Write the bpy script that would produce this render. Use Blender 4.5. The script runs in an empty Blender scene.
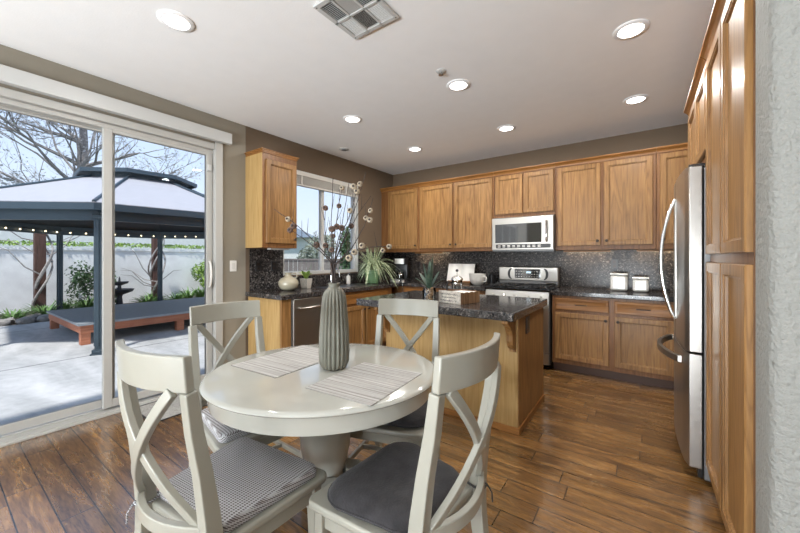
import bpy, bmesh, math, random
from mathutils import Vector, Matrix
PI = math.pi
S = bpy.context.scene
C = S.collection

# ------------------------------------------------------------------ camera
cd = bpy.data.cameras.new('camera'); cam = bpy.data.objects.new('camera', cd); C.objects.link(cam)
cam.location = (0, 0, 1.285); cam.rotation_euler = (PI/2, 0, math.radians(35.4))
cd.sensor_width = 36; cd.lens = 15.345; cd.shift_y = -0.0106; cd.clip_start = 0.02; cd.clip_end = 300
S.camera = cam
# ------------------------------------------------------------------ world
W = bpy.data.worlds.new('sky'); S.world = W; W.use_nodes = True
nt = W.node_tree; nt.nodes.clear()
tc = nt.nodes.new('ShaderNodeTexCoord'); sx = nt.nodes.new('ShaderNodeSeparateXYZ')
cr = nt.nodes.new('ShaderNodeValToRGB'); bg = nt.nodes.new('ShaderNodeBackground'); wo = nt.nodes.new('ShaderNodeOutputWorld')
nt.links.new(tc.outputs['Generated'], sx.inputs[0]); nt.links.new(sx.outputs['Z'], cr.inputs[0])
cr.color_ramp.elements[0].position = 0.0; cr.color_ramp.elements[0].color = (.62, .68, .78, 1)
cr.color_ramp.elements[1].position = 0.6; cr.color_ramp.elements[1].color = (.30, .42, .66, 1)
e = cr.color_ramp.elements.new(.22); e.color = (.50, .60, .78, 1)
nt.links.new(cr.outputs[0], bg.inputs[0]); bg.inputs[1].default_value = 1.2
nt.links.new(bg.outputs[0], wo.inputs[0])
# ------------------------------------------------------------------ sun, portals at the openings, added fill lamps
sd = bpy.data.lights.new('sun', 'SUN'); sd.energy = 3.6; sd.angle = math.radians(3); sd.color = (1, .97, .93)
so = bpy.data.objects.new('sun', sd); C.objects.link(so)
so.rotation_euler = Vector((-.32, .48, -1.2)).to_track_quat('-Z', 'Y').to_euler()

def area(name, loc, direction, sx_, sy_, power, col=(1, 1, 1), portal=False, shape='RECTANGLE', spread=PI):
    l = bpy.data.lights.new(name, 'AREA'); l.shape = shape; l.size = sx_
    if shape == 'RECTANGLE': l.size_y = sy_
    l.energy = power; l.color = col; l.spread = spread
    if portal: l.cycles.is_portal = True
    o = bpy.data.objects.new(name, l); C.objects.link(o); o.location = loc
    o.rotation_euler = Vector(direction).to_track_quat('-Z', 'Y').to_euler()
    return o
area('portal_slider', (-3.80, .84, 1.25), (1, 0, 0), 2.0, 2.5, 1, portal=True)
area('portal_window', (-3.80, 3.22, 1.74), (1, 0, 0), 1.4, 1.4, 1, portal=True)
area('rear_fill', (-.8, -4.3, 1.5), (0, 1, .05), 3.4, 2.0, 10, (1, 1, 1))  # added fill lamp, set just inside the unseen rear window
area('ceiling_fill_panel', (-1.2, -3.9, .55), (0, .5, .87), 3.8, 1.2, 430, (.88, .95, 1))  # added panel behind the camera to lift the ceiling, no real source there
area('side_fill', (-3.4, -2.3, 1.4), (1, .15, 0), 2.2, 2.2, 20, (.96, .98, 1))  # added fill lamp by the unseen side window, facing into the room
S.view_settings.view_transform = 'Standard'; S.view_settings.look = 'None'
S.view_settings.gamma = 1; S.view_settings.use_curve_mapping = False
S.view_settings.exposure = 0.42
try:
    S.cycles.max_bounces = 8; S.cycles.diffuse_bounces = 5; S.cycles.transparent_max_bounces = 12
    S.cycles.sample_clamp_indirect = 4; S.cycles.caustics_reflective = False; S.cycles.caustics_refractive = False
except Exception: pass

# ================================================================== materials
MATS = {}
class NT:
    def __init__(s, name):
        s.m = bpy.data.materials.new(name); s.m.use_nodes = True; s.t = s.m.node_tree
        s.p = s.t.nodes['Principled BSDF']; s.out = s.t.nodes['Material Output']
    def n(s, typ, **kw):
        x = s.t.nodes.new(typ)
        for k, v in kw.items():
            if k.startswith('i_'): x.inputs[k[2:].replace('_', ' ')].default_value = v
            else: setattr(x, k, v)
        return x
    def l(s, a, b): s.t.links.new(a, b)
    def coords(s, scale=(1, 1, 1), rot=(0, 0, 0), rnd=0.0, kind='Object'):
        t = s.n('ShaderNodeTexCoord'); mp = s.n('ShaderNodeMapping')
        mp.inputs['Scale'].default_value = scale; mp.inputs['Rotation'].default_value = rot
        if rnd:
            oi = s.n('ShaderNodeObjectInfo'); mu = s.n('ShaderNodeMath', operation='MULTIPLY'); mu.inputs[1].default_value = rnd
            s.l(oi.outputs['Random'], mu.inputs[0]); va = s.n('ShaderNodeVectorMath', operation='ADD')
            s.l(t.outputs[kind], va.inputs[0]); s.l(mu.outputs[0], va.inputs[1]); s.l(va.outputs[0], mp.inputs[0])
        else: s.l(t.outputs[kind], mp.inputs[0])
        return mp.outputs[0]
    def ramp(s, fac, *stops):
        r = s.n('ShaderNodeValToRGB'); cr = r.color_ramp
        while len(cr.elements) < len(stops): cr.elements.new(.5)
        for e, (p, c) in zip(cr.elements, stops):
            e.position = p; e.color = (c[0], c[1], c[2], 1) if not isinstance(c, (int, float)) else (c, c, c, 1)
        s.l(fac, r.inputs[0]); return r.outputs[0]
    def noise(s, vec, scale, detail=3, rough=.5, dist=0):
        x = s.n('ShaderNodeTexNoise'); x.inputs['Scale'].default_value = scale; x.inputs['Detail'].default_value = detail
        x.inputs['Roughness'].default_value = rough; x.inputs['Distortion'].default_value = dist
        s.l(vec, x.inputs['Vector']); return x.outputs['Fac']
    def mix(s, fac, a, b, mode='MIX'):
        x = s.n('ShaderNodeMix', data_type='RGBA', blend_type=mode)
        if isinstance(fac, (int, float)): x.inputs[0].default_value = fac
        else: s.l(fac, x.inputs[0])
        for v, i in ((a, 6), (b, 7)):
            if isinstance(v, (tuple, list)): x.inputs[i].default_value = (v[0], v[1], v[2], 1)
            else: s.l(v, x.inputs[i])
        return x.outputs[2]
    def bump(s, h, strength, dist=.01):
        b = s.n('ShaderNodeBump'); b.inputs['Strength'].default_value = strength; b.inputs['Distance'].default_value = dist
        s.l(h, b.inputs['Height']); s.l(b.outputs[0], s.p.inputs['Normal'])
    def set(s, **kw):
        for k, v in kw.items():
            i = s.p.inputs[k.replace('_', ' ')]
            if isinstance(v, (tuple, list)) and len(v) == 3: v = (*v, 1)
            if hasattr(v, 'is_linked') or hasattr(v, 'links'): s.l(v, i)
            else: i.default_value = v
        return s
def plain(name, col, rough=.5, metal=0, var=.06, vscale=8, bump=0, bscale=60, coat=0, spec=.5):
    a = NT(name); v = a.coords()
    nz = a.noise(v, vscale, 3)
    dark = tuple(c*(1-var) for c in col); light = tuple(min(1, c*(1+var)) for c in col)
    a.set(Base_Color=a.ramp(nz, (.3, dark), (.7, light)), Roughness=rough, Metallic=metal)
    a.p.inputs['Coat Weight'].default_value = coat; a.p.inputs['Specular IOR Level'].default_value = spec
    if bump: a.bump(a.noise(v, bscale, 3), bump, .004)
    MATS[name] = a.m; return a.m
def wood(name, base, dark, light, axis='z', rough=.42, coat=.08):
    a = NT(name)
    sc = {'z': (9, 9, .55), 'x': (.55, 9, 9), 'y': (9, .55, 9)}[axis]
    v = a.coords(scale=sc, rnd=13.7)
    ring = a.noise(v, 1.0, 2, .45, .6)
    m = a.n('ShaderNodeMath', operation='MULTIPLY'); a.l(ring, m.inputs[0]); m.inputs[1].default_value = 9
    f = a.n('ShaderNodeMath', operation='FRACT'); a.l(m.outputs[0], f.inputs[0])
    fine = a.noise(v, 7, 4, .6)
    band = a.ramp(f.outputs[0], (0, base), (.55, light), (.92, dark), (1, base))
    sc2 = tuple(x*.22 for x in sc)
    soft = a.ramp(a.noise(a.coords(scale=sc2, rnd=5.1), 1, 2), (.3, .84), (.7, 1.1))
    col = a.mix(.6, base, band); col = a.mix(.5, col, a.ramp(fine, (.3, dark), (.72, light)))
    col = a.mix(1, col, soft, 'MULTIPLY')
    a.set(Base_Color=col, Roughness=rough); a.p.inputs['Coat Weight'].default_value = coat; a.p.inputs['Coat Roughness'].default_value = .18
    a.p.inputs['Specular IOR Level'].default_value = .3
    a.bump(fine, .08, .002)
    MATS[name] = a.m; return a.m
M = {}
M['wood'] = wood('cabinet_wood', (.270, .136, .043), (.105, .044, .013), (.42, .225, .082))
M['wood_h'] = wood('cabinet_wood_horizontal', (.26, .108, .027), (.13, .048, .010), (.37, .17, .048), 'x')
M['wood_frame'] = wood('cabinet_frame_wood', (.19, .08, .025), (.10, .038, .011), (.27, .125, .045))
M['wood_pale'] = wood('pale_panel_wood', (.44, .275, .105), (.31, .175, .058), (.55, .375, .16))
M['redwood'] = wood('deck_fascia_wood', (.45, .16, .09), (.33, .11, .06), (.55, .24, .14), 'y', .7, 0)
M['post_wood'] = wood('weathered_post_wood', (.10, .05, .04), (.05, .03, .025), (.17, .09, .07), 'z', .8, 0)
M['crate'] = wood('crate_slat_wood', (.17, .085, .04), (.07, .03, .016), (.34, .2, .1), 'z', .6, 0)
M['kick'] = plain('dark_kick_wood', (.07, .03, .015), .5)
def floor_mat():
    a = NT('hand_scraped_plank_floor'); v = a.coords()
    b = a.n('ShaderNodeTexBrick'); 
    sv = a.n('ShaderNodeSeparateXYZ'); a.l(v, sv.inputs[0]); dv = a.n('ShaderNodeMath', operation='DIVIDE'); a.l(sv.outputs[1], dv.inputs[0]); dv.inputs[1].default_value = .132
    fl = a.n('ShaderNodeMath', operation='FLOOR'); a.l(dv.outputs[0], fl.inputs[0]); wn = a.n('ShaderNodeTexWhiteNoise', noise_dimensions='1D'); a.l(fl.outputs[0], wn.inputs['W'])
    ma = a.n('ShaderNodeMath', operation='MULTIPLY_ADD'); a.l(wn.outputs['Value'], ma.inputs[0]); ma.inputs[1].default_value = 5.3; a.l(sv.outputs[0], ma.inputs[2])
    cv_ = a.n('ShaderNodeCombineXYZ'); a.l(ma.outputs[0], cv_.inputs[0]); a.l(sv.outputs[1], cv_.inputs[1]); a.l(cv_.outputs[0], b.inputs['Vector'])
    b.offset = 0
    b.inputs['Scale'].default_value = 1; b.inputs['Brick Width'].default_value = .95; b.inputs['Row Height'].default_value = .132
    b.inputs['Mortar Size'].default_value = .0035; b.inputs['Mortar Smooth'].default_value = .3; b.inputs['Bias'].default_value = -.1
    b.inputs['Color1'].default_value = (0, 0, 0, 1); b.inputs['Color2'].default_value = (1, 1, 1, 1); b.inputs['Mortar'].default_value = (.5, .5, .5, 1)
    sepb = a.n('ShaderNodeSeparateColor'); a.l(b.outputs['Color'], sepb.inputs[0])
    # every plank reads another piece of grain
    cm = a.n('ShaderNodeCombineXYZ'); mul = a.n('ShaderNodeMath', operation='MULTIPLY'); a.l(sepb.outputs[0], mul.inputs[0]); mul.inputs[1].default_value = 17
    a.l(mul.outputs[0], cm.inputs[0]); a.l(mul.outputs[0], cm.inputs[2])
    add = a.n('ShaderNodeVectorMath', operation='ADD'); a.l(v, add.inputs[0]); a.l(cm.outputs[0], add.inputs[1])
    mp = a.n('ShaderNodeMapping'); mp.inputs['Scale'].default_value = (1.6, 12, 1); a.l(add.outputs[0], mp.inputs[0])
    g = a.noise(mp.outputs[0], 1.6, 6, .62, 1.3)
    g2 = a.noise(mp.outputs[0], .5, 3, .5, 2.0)
    fine = a.noise(mp.outputs[0], 9, 4, .6)
    base = a.ramp(g, (.30, (.018, .008, .003)), (.39, (.095, .042, .012)), (.50, (.235, .112, .033)), (.66, (.48, .26, .092)))
    tone = a.ramp(sepb.outputs[0], (0, (.45, .42, .38)), (.5, (.9, .9, .9)), (1, (1.5, 1.48, 1.4)))
    col = a.mix(1, base, tone, 'MULTIPLY')
    col = a.mix(.35, col, a.ramp(g2, (.42, (.04, .018, .007)), (.54, (.27, .135, .042))))
    col = a.mix(.25, col, a.ramp(fine, (.38, (.035, .016, .006)), (.62, (.36, .19, .07))))
    col = a.mix(b.outputs['Fac'], col, (.012, .007, .004))
    a.set(Base_Color=col, Roughness=a.ramp(g, (.3, .36), (.7, .22)))
    a.p.inputs['Coat Weight'].default_value = 1.0; a.p.inputs['Coat Roughness'].default_value = .16; a.p.inputs['Coat IOR'].default_value = 1.8
    h = a.mix(b.outputs['Fac'], a.mix(.5, a.ramp(g2, (.2, .2), (.8, .9)), a.ramp(g, (.2, .3), (.8, .8))), (0, 0, 0))
    a.bump(h, .5, .006); a.p.inputs['Specular IOR Level'].default_value = .55
    return a.m
M['floor'] = floor_mat()
def granite(name, tile):
    a = NT(name); v = a.coords()
    n1 = a.noise(v, 48, 5, .78); n2 = a.noise(v, 20, 4, .7, .5)
    vo = a.n('ShaderNodeTexVoronoi'); a.l(v, vo.inputs['Vector']); vo.inputs['Scale'].default_value = 85
    c1 = a.ramp(n1, (.44, (.006, .006, .007)), (.55, (.035, .032, .032)), (.62, (.22, .195, .18)), (.70, (.60, .55, .51)))
    c2 = a.ramp(n2, (.42, (.014, .014, .016)), (.62, (.16, .135, .12)))
    c = a.mix(.22, c1, c2); c = a.mix(a.ramp(vo.outputs['Distance'], (.10, .55), (.22, 0)), c, (.26, .23, .22))
    b = a.n('ShaderNodeTexBrick'); b.offset = 0; b.inputs['Scale'].default_value = 1
    b.inputs['Brick Width'].default_value = .305; b.inputs['Row Height'].default_value = .305; b.inputs['Mortar Size'].default_value = .0016
    mp = {'top': (0, 0, 0), 'back': (PI/2, 0, 0), 'left': (PI/2, 0, 0)}[tile]
    if tile == 'left':
        s = a.n('ShaderNodeSeparateXYZ'); a.l(v, s.inputs[0]); cb = a.n('ShaderNodeCombineXYZ'); a.l(s.outputs[1], cb.inputs[0]); a.l(s.outputs[2], cb.inputs[1]); a.l(cb.outputs[0], b.inputs['Vector'])
    elif tile == 'back':
        s = a.n('ShaderNodeSeparateXYZ'); a.l(v, s.inputs[0]); cb = a.n('ShaderNodeCombineXYZ'); a.l(s.outputs[0], cb.inputs[0]); a.l(s.outputs[2], cb.inputs[1]); a.l(cb.outputs[0], b.inputs['Vector'])
    else: a.l(v, b.inputs['Vector'])
    c = a.mix(b.outputs['Fac'], c, (.10, .095, .09))
    a.set(Base_Color=c, Roughness=.12 if tile == 'top' else .22); a.p.inputs['Specular IOR Level'].default_value = .6 if tile == 'top' else .22
    return a.m
M['granite'] = granite('black_granite_counter', 'top'); M['granite_b'] = granite('black_granite_back', 'back'); M['granite_l'] = granite('black_granite_side', 'left')
M['ceiling'] = plain('ceiling_paint', (.90, .90, .90), .9, var=.01, bump=.15, bscale=90)
M['tan'] = plain('tan_wall_paint', (.27, .24, .19), .85, var=.02, bump=.2, bscale=90)
M['brown'] = plain('brown_wall_paint', (.145, .102, .066), .85, var=.02, bump=.2, bscale=90)
M['stucco_in'] = plain('orange_peel_wall_paint', (.27, .27, .25), .75, var=.02, bump=1.0, bscale=62)
for n_ in M['stucco_in'].node_tree.nodes:
    if n_.type == 'BUMP': n_.inputs['Distance'].default_value = .013
M['white_trim'] = plain('white_vinyl', (.52, .52, .505), .35, var=.01)
M['tan_frame'] = plain('cream_door_frame', (.42, .41, .385), .4, var=.01)
M['steel'] = plain('brushed_steel', (.43, .41, .38), .28, .95, var=.02, vscale=3)
M['steel_dark'] = plain('grey_case_metal', (.22, .22, .22), .4, .6)
M['chrome'] = plain('chrome', (.8, .8, .8), .08, 1)
M['bronze'] = plain('dark_bronze', (.05, .04, .035), .35, .8)
M['black'] = plain('black_plastic', (.012, .012, .013), .3)
M['blackglass'] = plain('black_oven_glass', (.01, .011, .012), .04, spec=.8)
M['iron'] = plain('cast_iron', (.02, .02, .021), .55)
M['chair'] = plain('antique_white_paint', (.31, .30, .255), .3, var=.02, coat=.3)
M['tablemat'] = plain('cream_table_paint', (.44, .435, .39), .14, var=.03, vscale=5, coat=.6)
M['white_cer'] = plain('white_ceramic', (.72, .70, .66), .2, coat=.5)
M['cream_cer'] = plain('cream_glazed_ceramic', (.38, .34, .25), .22, var=.12, coat=.5)
M['vase'] = plain('sage_grey_ceramic', (.155, .150, .120), .5, var=.08, vscale=14, bump=.2, bscale=80)
M['greenpot'] = plain('green_glazed_pot', (.17, .30, .15), .3, coat=.3)
M['terra'] = plain('speckled_pot', (.55, .52, .47), .6, var=.35, vscale=160)
M['twig'] = plain('dark_twig', (.035, .025, .022), .8)
M['pod'] = plain('pale_pod', (.36, .30, .22), .9, var=.4, vscale=160, bump=.6, bscale=250)
M['pod_dark'] = plain('brown_pod', (.13, .08, .06), .9, var=.4, vscale=160, bump=.6, bscale=250)
M['paper'] = plain('paper', (.76, .74, .70), .8, var=.03)
M['ink'] = plain('dark_ink', (.06, .045, .035), .8)
M['cork'] = plain('cork', (.42, .25, .13), .9, var=.3, vscale=90)
M['spring'] = plain('crate_whitewash', (.72, .66, .58), .8, var=.25, vscale=40)
M['gaz'] = plain('slate_painted_metal', (.055, .08, .10), .45, .3)
M['gaz_in'] = plain('gazebo_lining', (.05, .055, .065), .7)
M['roofwhite'] = plain('pale_roof_panel', (.41, .40, .42), .6, var=.03)
M['deck'] = plain('grey_deck_board', (.27, .29, .31), .6, var=.12, vscale=20)
M['garden_wall'] = plain('white_stucco', (.92, .90, .88), .9, var=.10, vscale=2.5, bump=.8, bscale=16)
M['bark'] = plain('pale_bark', (.27, .245, .23), .9, var=.45, vscale=12)
M['bark2'] = plain('dark_bark', (.06, .048, .045), .9, var=.3, vscale=12)
M['vine'] = plain('grey_vine_bark', (.34, .31, .29), .9, var=.3, vscale=20)
M['rock'] = plain('border_rock', (.28, .26, .24), .9, var=.3, vscale=12, bump=.5, bscale=20)
M['soil'] = plain('bed_soil', (.07, .055, .045), .95, var=.3)
M['fence'] = wood('grey_fence_wood', (.20, .17, .15), (.12, .1, .09), (.28, .25, .22), 'z', .85, 0)
M['house'] = plain('neighbour_house_paint', (.74, .73, .71), .85)
M['shingle'] = plain('grey_roof_shingle', (.15, .19, .23), .9, var=.15, vscale=6)
M['rubber'] = plain('dark_rubber', (.03, .03, .03), .8)
def leafm(name, c1, c2, scale=6):
    a = NT(name); v = a.coords(rnd=7)
    a.set(Base_Color=a.ramp(a.noise(v, scale, 3), (.3, c1), (.7, c2)), Roughness=.5); return a.m
M['leaf'] = leafm('strappy_leaf', (.06, .15, .03), (.20, .34, .09), 9)
M['leaf_dark'] = leafm('dark_leaf', (.03, .075, .03), (.09, .17, .06), 9)
M['leaf_grey'] = leafm('grey_green_leaf', (.14, .17, .11), (.34, .37, .29), 3)
M['leaf_bright'] = leafm('bright_leaf', (.14, .27, .04), (.38, .52, .12), 9)
M['blossom'] = leafm('pale_blossom', (.42, .42, .42), (.66, .67, .72), 3)
M['snake'] = leafm('snake_plant_leaf', (.018, .045, .032), (.085, .13, .09), 45)
def spider_leaf():
    a = NT('spider_plant_leaf'); v = a.coords()
    a.set(Base_Color=a.ramp(a.noise(v, 55, 2), (.38, (.16, .25, .10)), (.6, (.58, .62, .42))), Roughness=.5); return a.m
M['spider'] = spider_leaf()
def glass_mat(name, tint=(1, 1, 1), ior=1.45, rough=0.0):
    a = NT(name); t = a.t; tr = a.n('ShaderNodeBsdfTransparent'); gl = a.n('ShaderNodeBsdfGlossy'); gl.inputs['Roughness'].default_value = rough
    tr.inputs[0].default_value = (*tint, 1); fr = a.n('ShaderNodeFresnel'); fr.inputs['IOR'].default_value = ior
    mx = a.n('ShaderNodeMixShader'); a.l(fr.outputs[0], mx.inputs[0]); a.l(tr.outputs[0], mx.inputs[1]); a.l(gl.outputs[0], mx.inputs[2])
    a.l(mx.outputs[0], a.out.inputs[0]); return a.m
M['glass'] = glass_mat('window_glass', (.97, .985, .99), 1.25)
M['jar'] = glass_mat('clear_jar_glass', (.86, .88, .88), 1.5)
def emis(name, col, st):
    a = NT(name); a.set(Base_Color=(.8, .8, .8)); a.p.inputs['Emission Color'].default_value = (*col, 1); a.p.inputs['Emission Strength'].default_value = st; return a.m
M['lamp'] = emis('downlight_lens', (1, .96, .9), 6)
M['bulb'] = emis('festoon_bulb_glow', (1, .8, .5), 3.5)
M['led'] = emis('under_cabinet_strip', (1, .78, .5), 4)
M['display'] = emis('clock_display', (.5, .8, 1), .6)
def patio_mat():
    a = NT('brushed_patio_concrete'); v = a.coords()
    st = a.coords(scale=(.5, 1.6, 1))
    n = a.noise(st, 1.2, 6, .62, .8); n2 = a.noise(v, 9, 4)
    c = a.ramp(n, (.32, (.30, .30, .295)), (.5, (.45, .445, .44)), (.68, (.60, .59, .58)))
    c = a.mix(.25, c, a.ramp(n2, (.3, (.33, .33, .33)), (.7, (.68, .67, .66))))
    b = a.n('ShaderNodeTexBrick'); b.offset = 0; a.l(a.coords(rot=(0, 0, 0)), b.inputs['Vector'])
    b.inputs['Scale'].default_value = 1; b.inputs['Brick Width'].default_value = 3.2; b.inputs['Row Height'].default_value = 3.2; b.inputs['Mortar Size'].default_value = .012
    c = a.mix(b.outputs['Fac'], c, (.03, .03, .03)); a.set(Base_Color=c, Roughness=.75); return a.m
M['patio'] = patio_mat()
def knit():
    a = NT('knit_patterned_fabric'); v = a.coords(scale=(1, 1, 1))
    def stripes(axis, freq):
        w = a.n('ShaderNodeSeparateXYZ'); a.l(v, w.inputs[0]); m = a.n('ShaderNodeMath', operation='MULTIPLY'); ad = a.n('ShaderNodeMath', operation='ADD'); a.l(w.outputs[axis], ad.inputs[0]); a.l(w.outputs[2], ad.inputs[1]); a.l(ad.outputs[0], m.inputs[0]); m.inputs[1].default_value = freq
        s = a.n('ShaderNodeMath', operation='SINE'); a.l(m.outputs[0], s.inputs[0]); return s.outputs[0]
    def prod(p, q, op='MULTIPLY'):
        m = a.n('ShaderNodeMath', operation=op); a.l(p, m.inputs[0]); a.l(q, m.inputs[1]); return m.outputs[0]
    sxx = stripes(0, 2*PI/.0115); syy = stripes(1, 2*PI/.0078); szz = stripes(2, 2*PI/.010)
    p = prod(prod(sxx, syy, 'MULTIPLY'), szz, 'ADD'); 
    fac = a.ramp(prod(sxx, syy, 'ADD'), (.05, 0), (.5, 1))
    c = a.mix(fac, (.44, .44, .45), (.12, .10, .10))
    w = a.n('ShaderNodeNewGeometry'); sn = a.n('ShaderNodeSeparateXYZ')
    a.set(Base_Color=c, Roughness=.95); a.bump(fac, .5, .003); return a.m
M['knit'] = knit()
M['velvet'] = plain('charcoal_velvet', (.020, .018, .020), .9, var=.45, vscale=22, bump=.5, bscale=130)
M['velvet'].node_tree.nodes['Principled BSDF'].inputs['Sheen Weight'].default_value = .12
def stripe_mat():
    a = NT('woven_placemat_stripe'); v = a.coords(scale=(1, 1, 1))
    n = a.noise(a.coords(scale=(1.2, 90, 1)), 1, 3, .6); n2 = a.noise(a.coords(scale=(300, 30, 1)), 1, 2)
    c = a.ramp(n, (.36, (.20, .185, .17)), (.5, (.36, .345, .325)), (.64, (.56, .545, .52)))
    c = a.mix(.2, c, a.ramp(n2, (.3, (.22, .2, .19)), (.7, (.6, .58, .55)))); a.set(Base_Color=c, Roughness=.85); a.bump(n2, .3, .001); return a.m
M['placemat'] = stripe_mat()
M['mat'] = plain('door_mat_weave', (.36, .345, .32), .95, var=.25, vscale=80, bump=.6, bscale=150)
M['mat_edge'] = plain('door_mat_binding', (.03, .03, .03), .9)
M['blind'] = plain('pale_blind_slat', (.60, .58, .54), .5, var=.02)

# ================================================================== geometry helper
class B:
    def __init__(s): s.v = []; s.f = []
    def add(s, vs, fs):
        o = len(s.v); s.v += [tuple(x) for x in vs]; s.f += [tuple(i+o for i in f) for f in fs]; return s
    def box(s, x0, x1, y0, y1, z0, z1, mat=None):
        vs = [Vector((x, y, z)) for z in (z0, z1) for y in (y0, y1) for x in (x0, x1)]
        if mat is not None: vs = [mat @ v for v in vs]
        return s.add(vs, [(0, 2, 3, 1), (4, 5, 7, 6), (0, 1, 5, 4), (2, 6, 7, 3), (0, 4, 6, 2), (1, 3, 7, 5)])
    def prism(s, poly, z0, z1, mat=None):
        n = len(poly); vs = [Vector((x, y, z0)) for x, y in poly]+[Vector((x, y, z1)) for x, y in poly]
        if mat is not None: vs = [mat @ v for v in vs]
        return s.add(vs, [tuple(range(n-1, -1, -1)), tuple(range(n, 2*n))]+[(i, (i+1) % n, (i+1) % n+n, i+n) for i in range(n)])
    def lathe(s, prof, n=32, c=(0, 0, 0), ribs=0, amp=0, axis=None, cap=True):
        vs = []
        for r, z in prof:
            for k in range(n):
                t = 2*PI*k/n; rr = r
                if ribs: rr = r*(1+amp*abs(math.sin(ribs*t/2))*(1 if not callable(amp) else 1)) if not callable(amp) else r*(1+amp(z)*(abs(math.sin(ribs*t/2))-.5))
                p = Vector((rr*math.cos(t), rr*math.sin(t), z))
                if axis is not None: p = axis @ p
                vs.append(p+Vector(c))
        m = len(prof); fs = [(i*n+k, i*n+(k+1) % n, (i+1)*n+(k+1) % n, (i+1)*n+k) for i in range(m-1) for k in range(n)]
        if cap: fs += [tuple(range(n-1, -1, -1)), tuple((m-1)*n+k for k in range(n))]
        return s.add(vs, fs)
    def tube(s, pts, r, n=8, cap=True):
        pts = [Vector(p) for p in pts]; m = len(pts); rs = r if isinstance(r, (list, tuple)) else [r]*m
        vs = []; prev = None
        for i, p in enumerate(pts):
            t = (pts[min(i+1, m-1)]-pts[max(i-1, 0)]).normalized()
            if prev is None:
                a = Vector((0, 0, 1)) if abs(t.z) < .9 else Vector((1, 0, 0)); u = t.cross(a).normalized()
            else: u = (prev-t*prev.dot(t)).normalized()
            prev = u; w = t.cross(u)
            for k in range(n):
                an = 2*PI*k/n; vs.append(p+(u*math.cos(an)+w*math.sin(an))*rs[i])
        fs = [(i*n+k, i*n+(k+1) % n, (i+1)*n+(k+1) % n, (i+1)*n+k) for i in range(m-1) for k in range(n)]
        if cap: fs += [tuple(range(n-1, -1, -1)), tuple((m-1)*n+k for k in range(n))]
        return s.add(vs, fs)
    def sweep(s, pts, a, b, ref, cap=True):
        """rectangular section: half size a across ref x tangent, b along the rest"""
        pts = [Vector(p) for p in pts]; m = len(pts); ref = Vector(ref)
        A = a if isinstance(a, (list, tuple)) else [a]*m; Bb = b if isinstance(b, (list, tuple)) else [b]*m
        vs = []
        for i, p in enumerate(pts):
            t = (pts[min(i+1, m-1)]-pts[max(i-1, 0)]).normalized(); u = ref.cross(t).normalized(); w = t.cross(u)
            for sa, sb in ((-1, -1), (1, -1), (1, 1), (-1, 1)): vs.append(p+u*sa*A[i]+w*sb*Bb[i])
        fs = [(i*4+k, i*4+(k+1) % 4, (i+1)*4+(k+1) % 4, (i+1)*4+k) for i in range(m-1) for k in range(4)]
        if cap: fs += [(3, 2, 1, 0), tuple((m-1)*4+k for k in range(4))]
        return s.add(vs, fs)
    def rings(s, x0, x1, z0, z1, rr, back=0.0):
        """door face: concentric rectangles (inset, y); front looks to -Y"""
        vs = []
        for ins, y in [(0, back)]+rr:
            vs += [(x0+ins, y, z0+ins), (x1-ins, y, z0+ins), (x1-ins, y, z1-ins), (x0+ins, y, z1-ins)]
        m = len(rr)+1; fs = [(i*4+k, i*4+(k+1) % 4, (i+1)*4+(k+1) % 4, (i+1)*4+k) for i in range(m-1) for k in range(4)]
        fs += [(3, 2, 1, 0), tuple((m-1)*4+k for k in range(4))]
        return s.add(vs, fs)
    def ico(s, c, r, sub=2, sc=(1, 1, 1), jit=0, rng=None):
        bm = bmesh.new(); bmesh.ops.create_icosphere(bm, subdivisions=sub, radius=r)
        vs = []
        for v in bm.verts:
            k = 1+(rng.uniform(-jit, jit) if jit else 0); vs.append((c[0]+v.co.x*sc[0]*k, c[1]+v.co.y*sc[1]*k, c[2]+v.co.z*sc[2]*k))
        fs = [tuple(v.index for v in f.verts) for f in bm.faces]; bm.free(); return s.add(vs, fs)
    def build(s, name, mat, parent=None, bevel=0, smooth=False, label=None, seg=2, fixn=True):
        me = bpy.data.meshes.new(name); me.from_pydata(s.v, [], s.f)
        if fixn:
            bm = bmesh.new(); bm.from_mesh(me); bmesh.ops.recalc_face_normals(bm, faces=bm.faces); bm.to_mesh(me); bm.free()
        if mat: me.materials.append(mat)
        if smooth:
            for p in me.polygons: p.use_smooth = True
            try: me.set_sharp_from_angle(angle=math.radians(38))
            except Exception: pass
        o = bpy.data.objects.new(name, me); C.objects.link(o)
        if parent is not None: o.parent = parent
        if bevel:
            md = o.modifiers.new('b', 'BEVEL'); md.width = bevel; md.segments = seg; md.limit_method = 'ANGLE'; md.angle_limit = math.radians(35)
        if label: o['label'] = label
        return o
def thing(name, label, cat, loc=(0, 0, 0), rz=0, group=None):
    o = bpy.data.objects.new(name, None); C.objects.link(o); o.empty_display_size = .1
    o.location = loc; o.rotation_euler = (0, 0, rz); o['label'] = label; o['category'] = cat
    if group: o['group'] = group
    return o
def tag(o, label, cat, group=None, kind=None):
    o['label'] = label; o['category'] = cat
    if group: o['group'] = group
    if kind: o['kind'] = kind
    return o
def struct(o, label=None, cat=None):
    o['kind'] = 'structure'
    if label: o['label'] = label
    if cat: o['category'] = cat
    return o
def dup(root, loc, rz, label, group=None):
    r = root.copy(); C.objects.link(r); r.location = loc; r.rotation_euler = (0, 0, rz); r['label'] = label
    if group: r['group'] = group
    for ch in list(root.children):
        c = ch.copy(); C.objects.link(c); c.parent = r
        for g in ch.children:
            d = g.copy(); C.objects.link(d); d.parent = c
    return r
def moved(o, loc, rz=0): o.location = loc; o.rotation_euler = (0, 0, rz); return o
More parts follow.
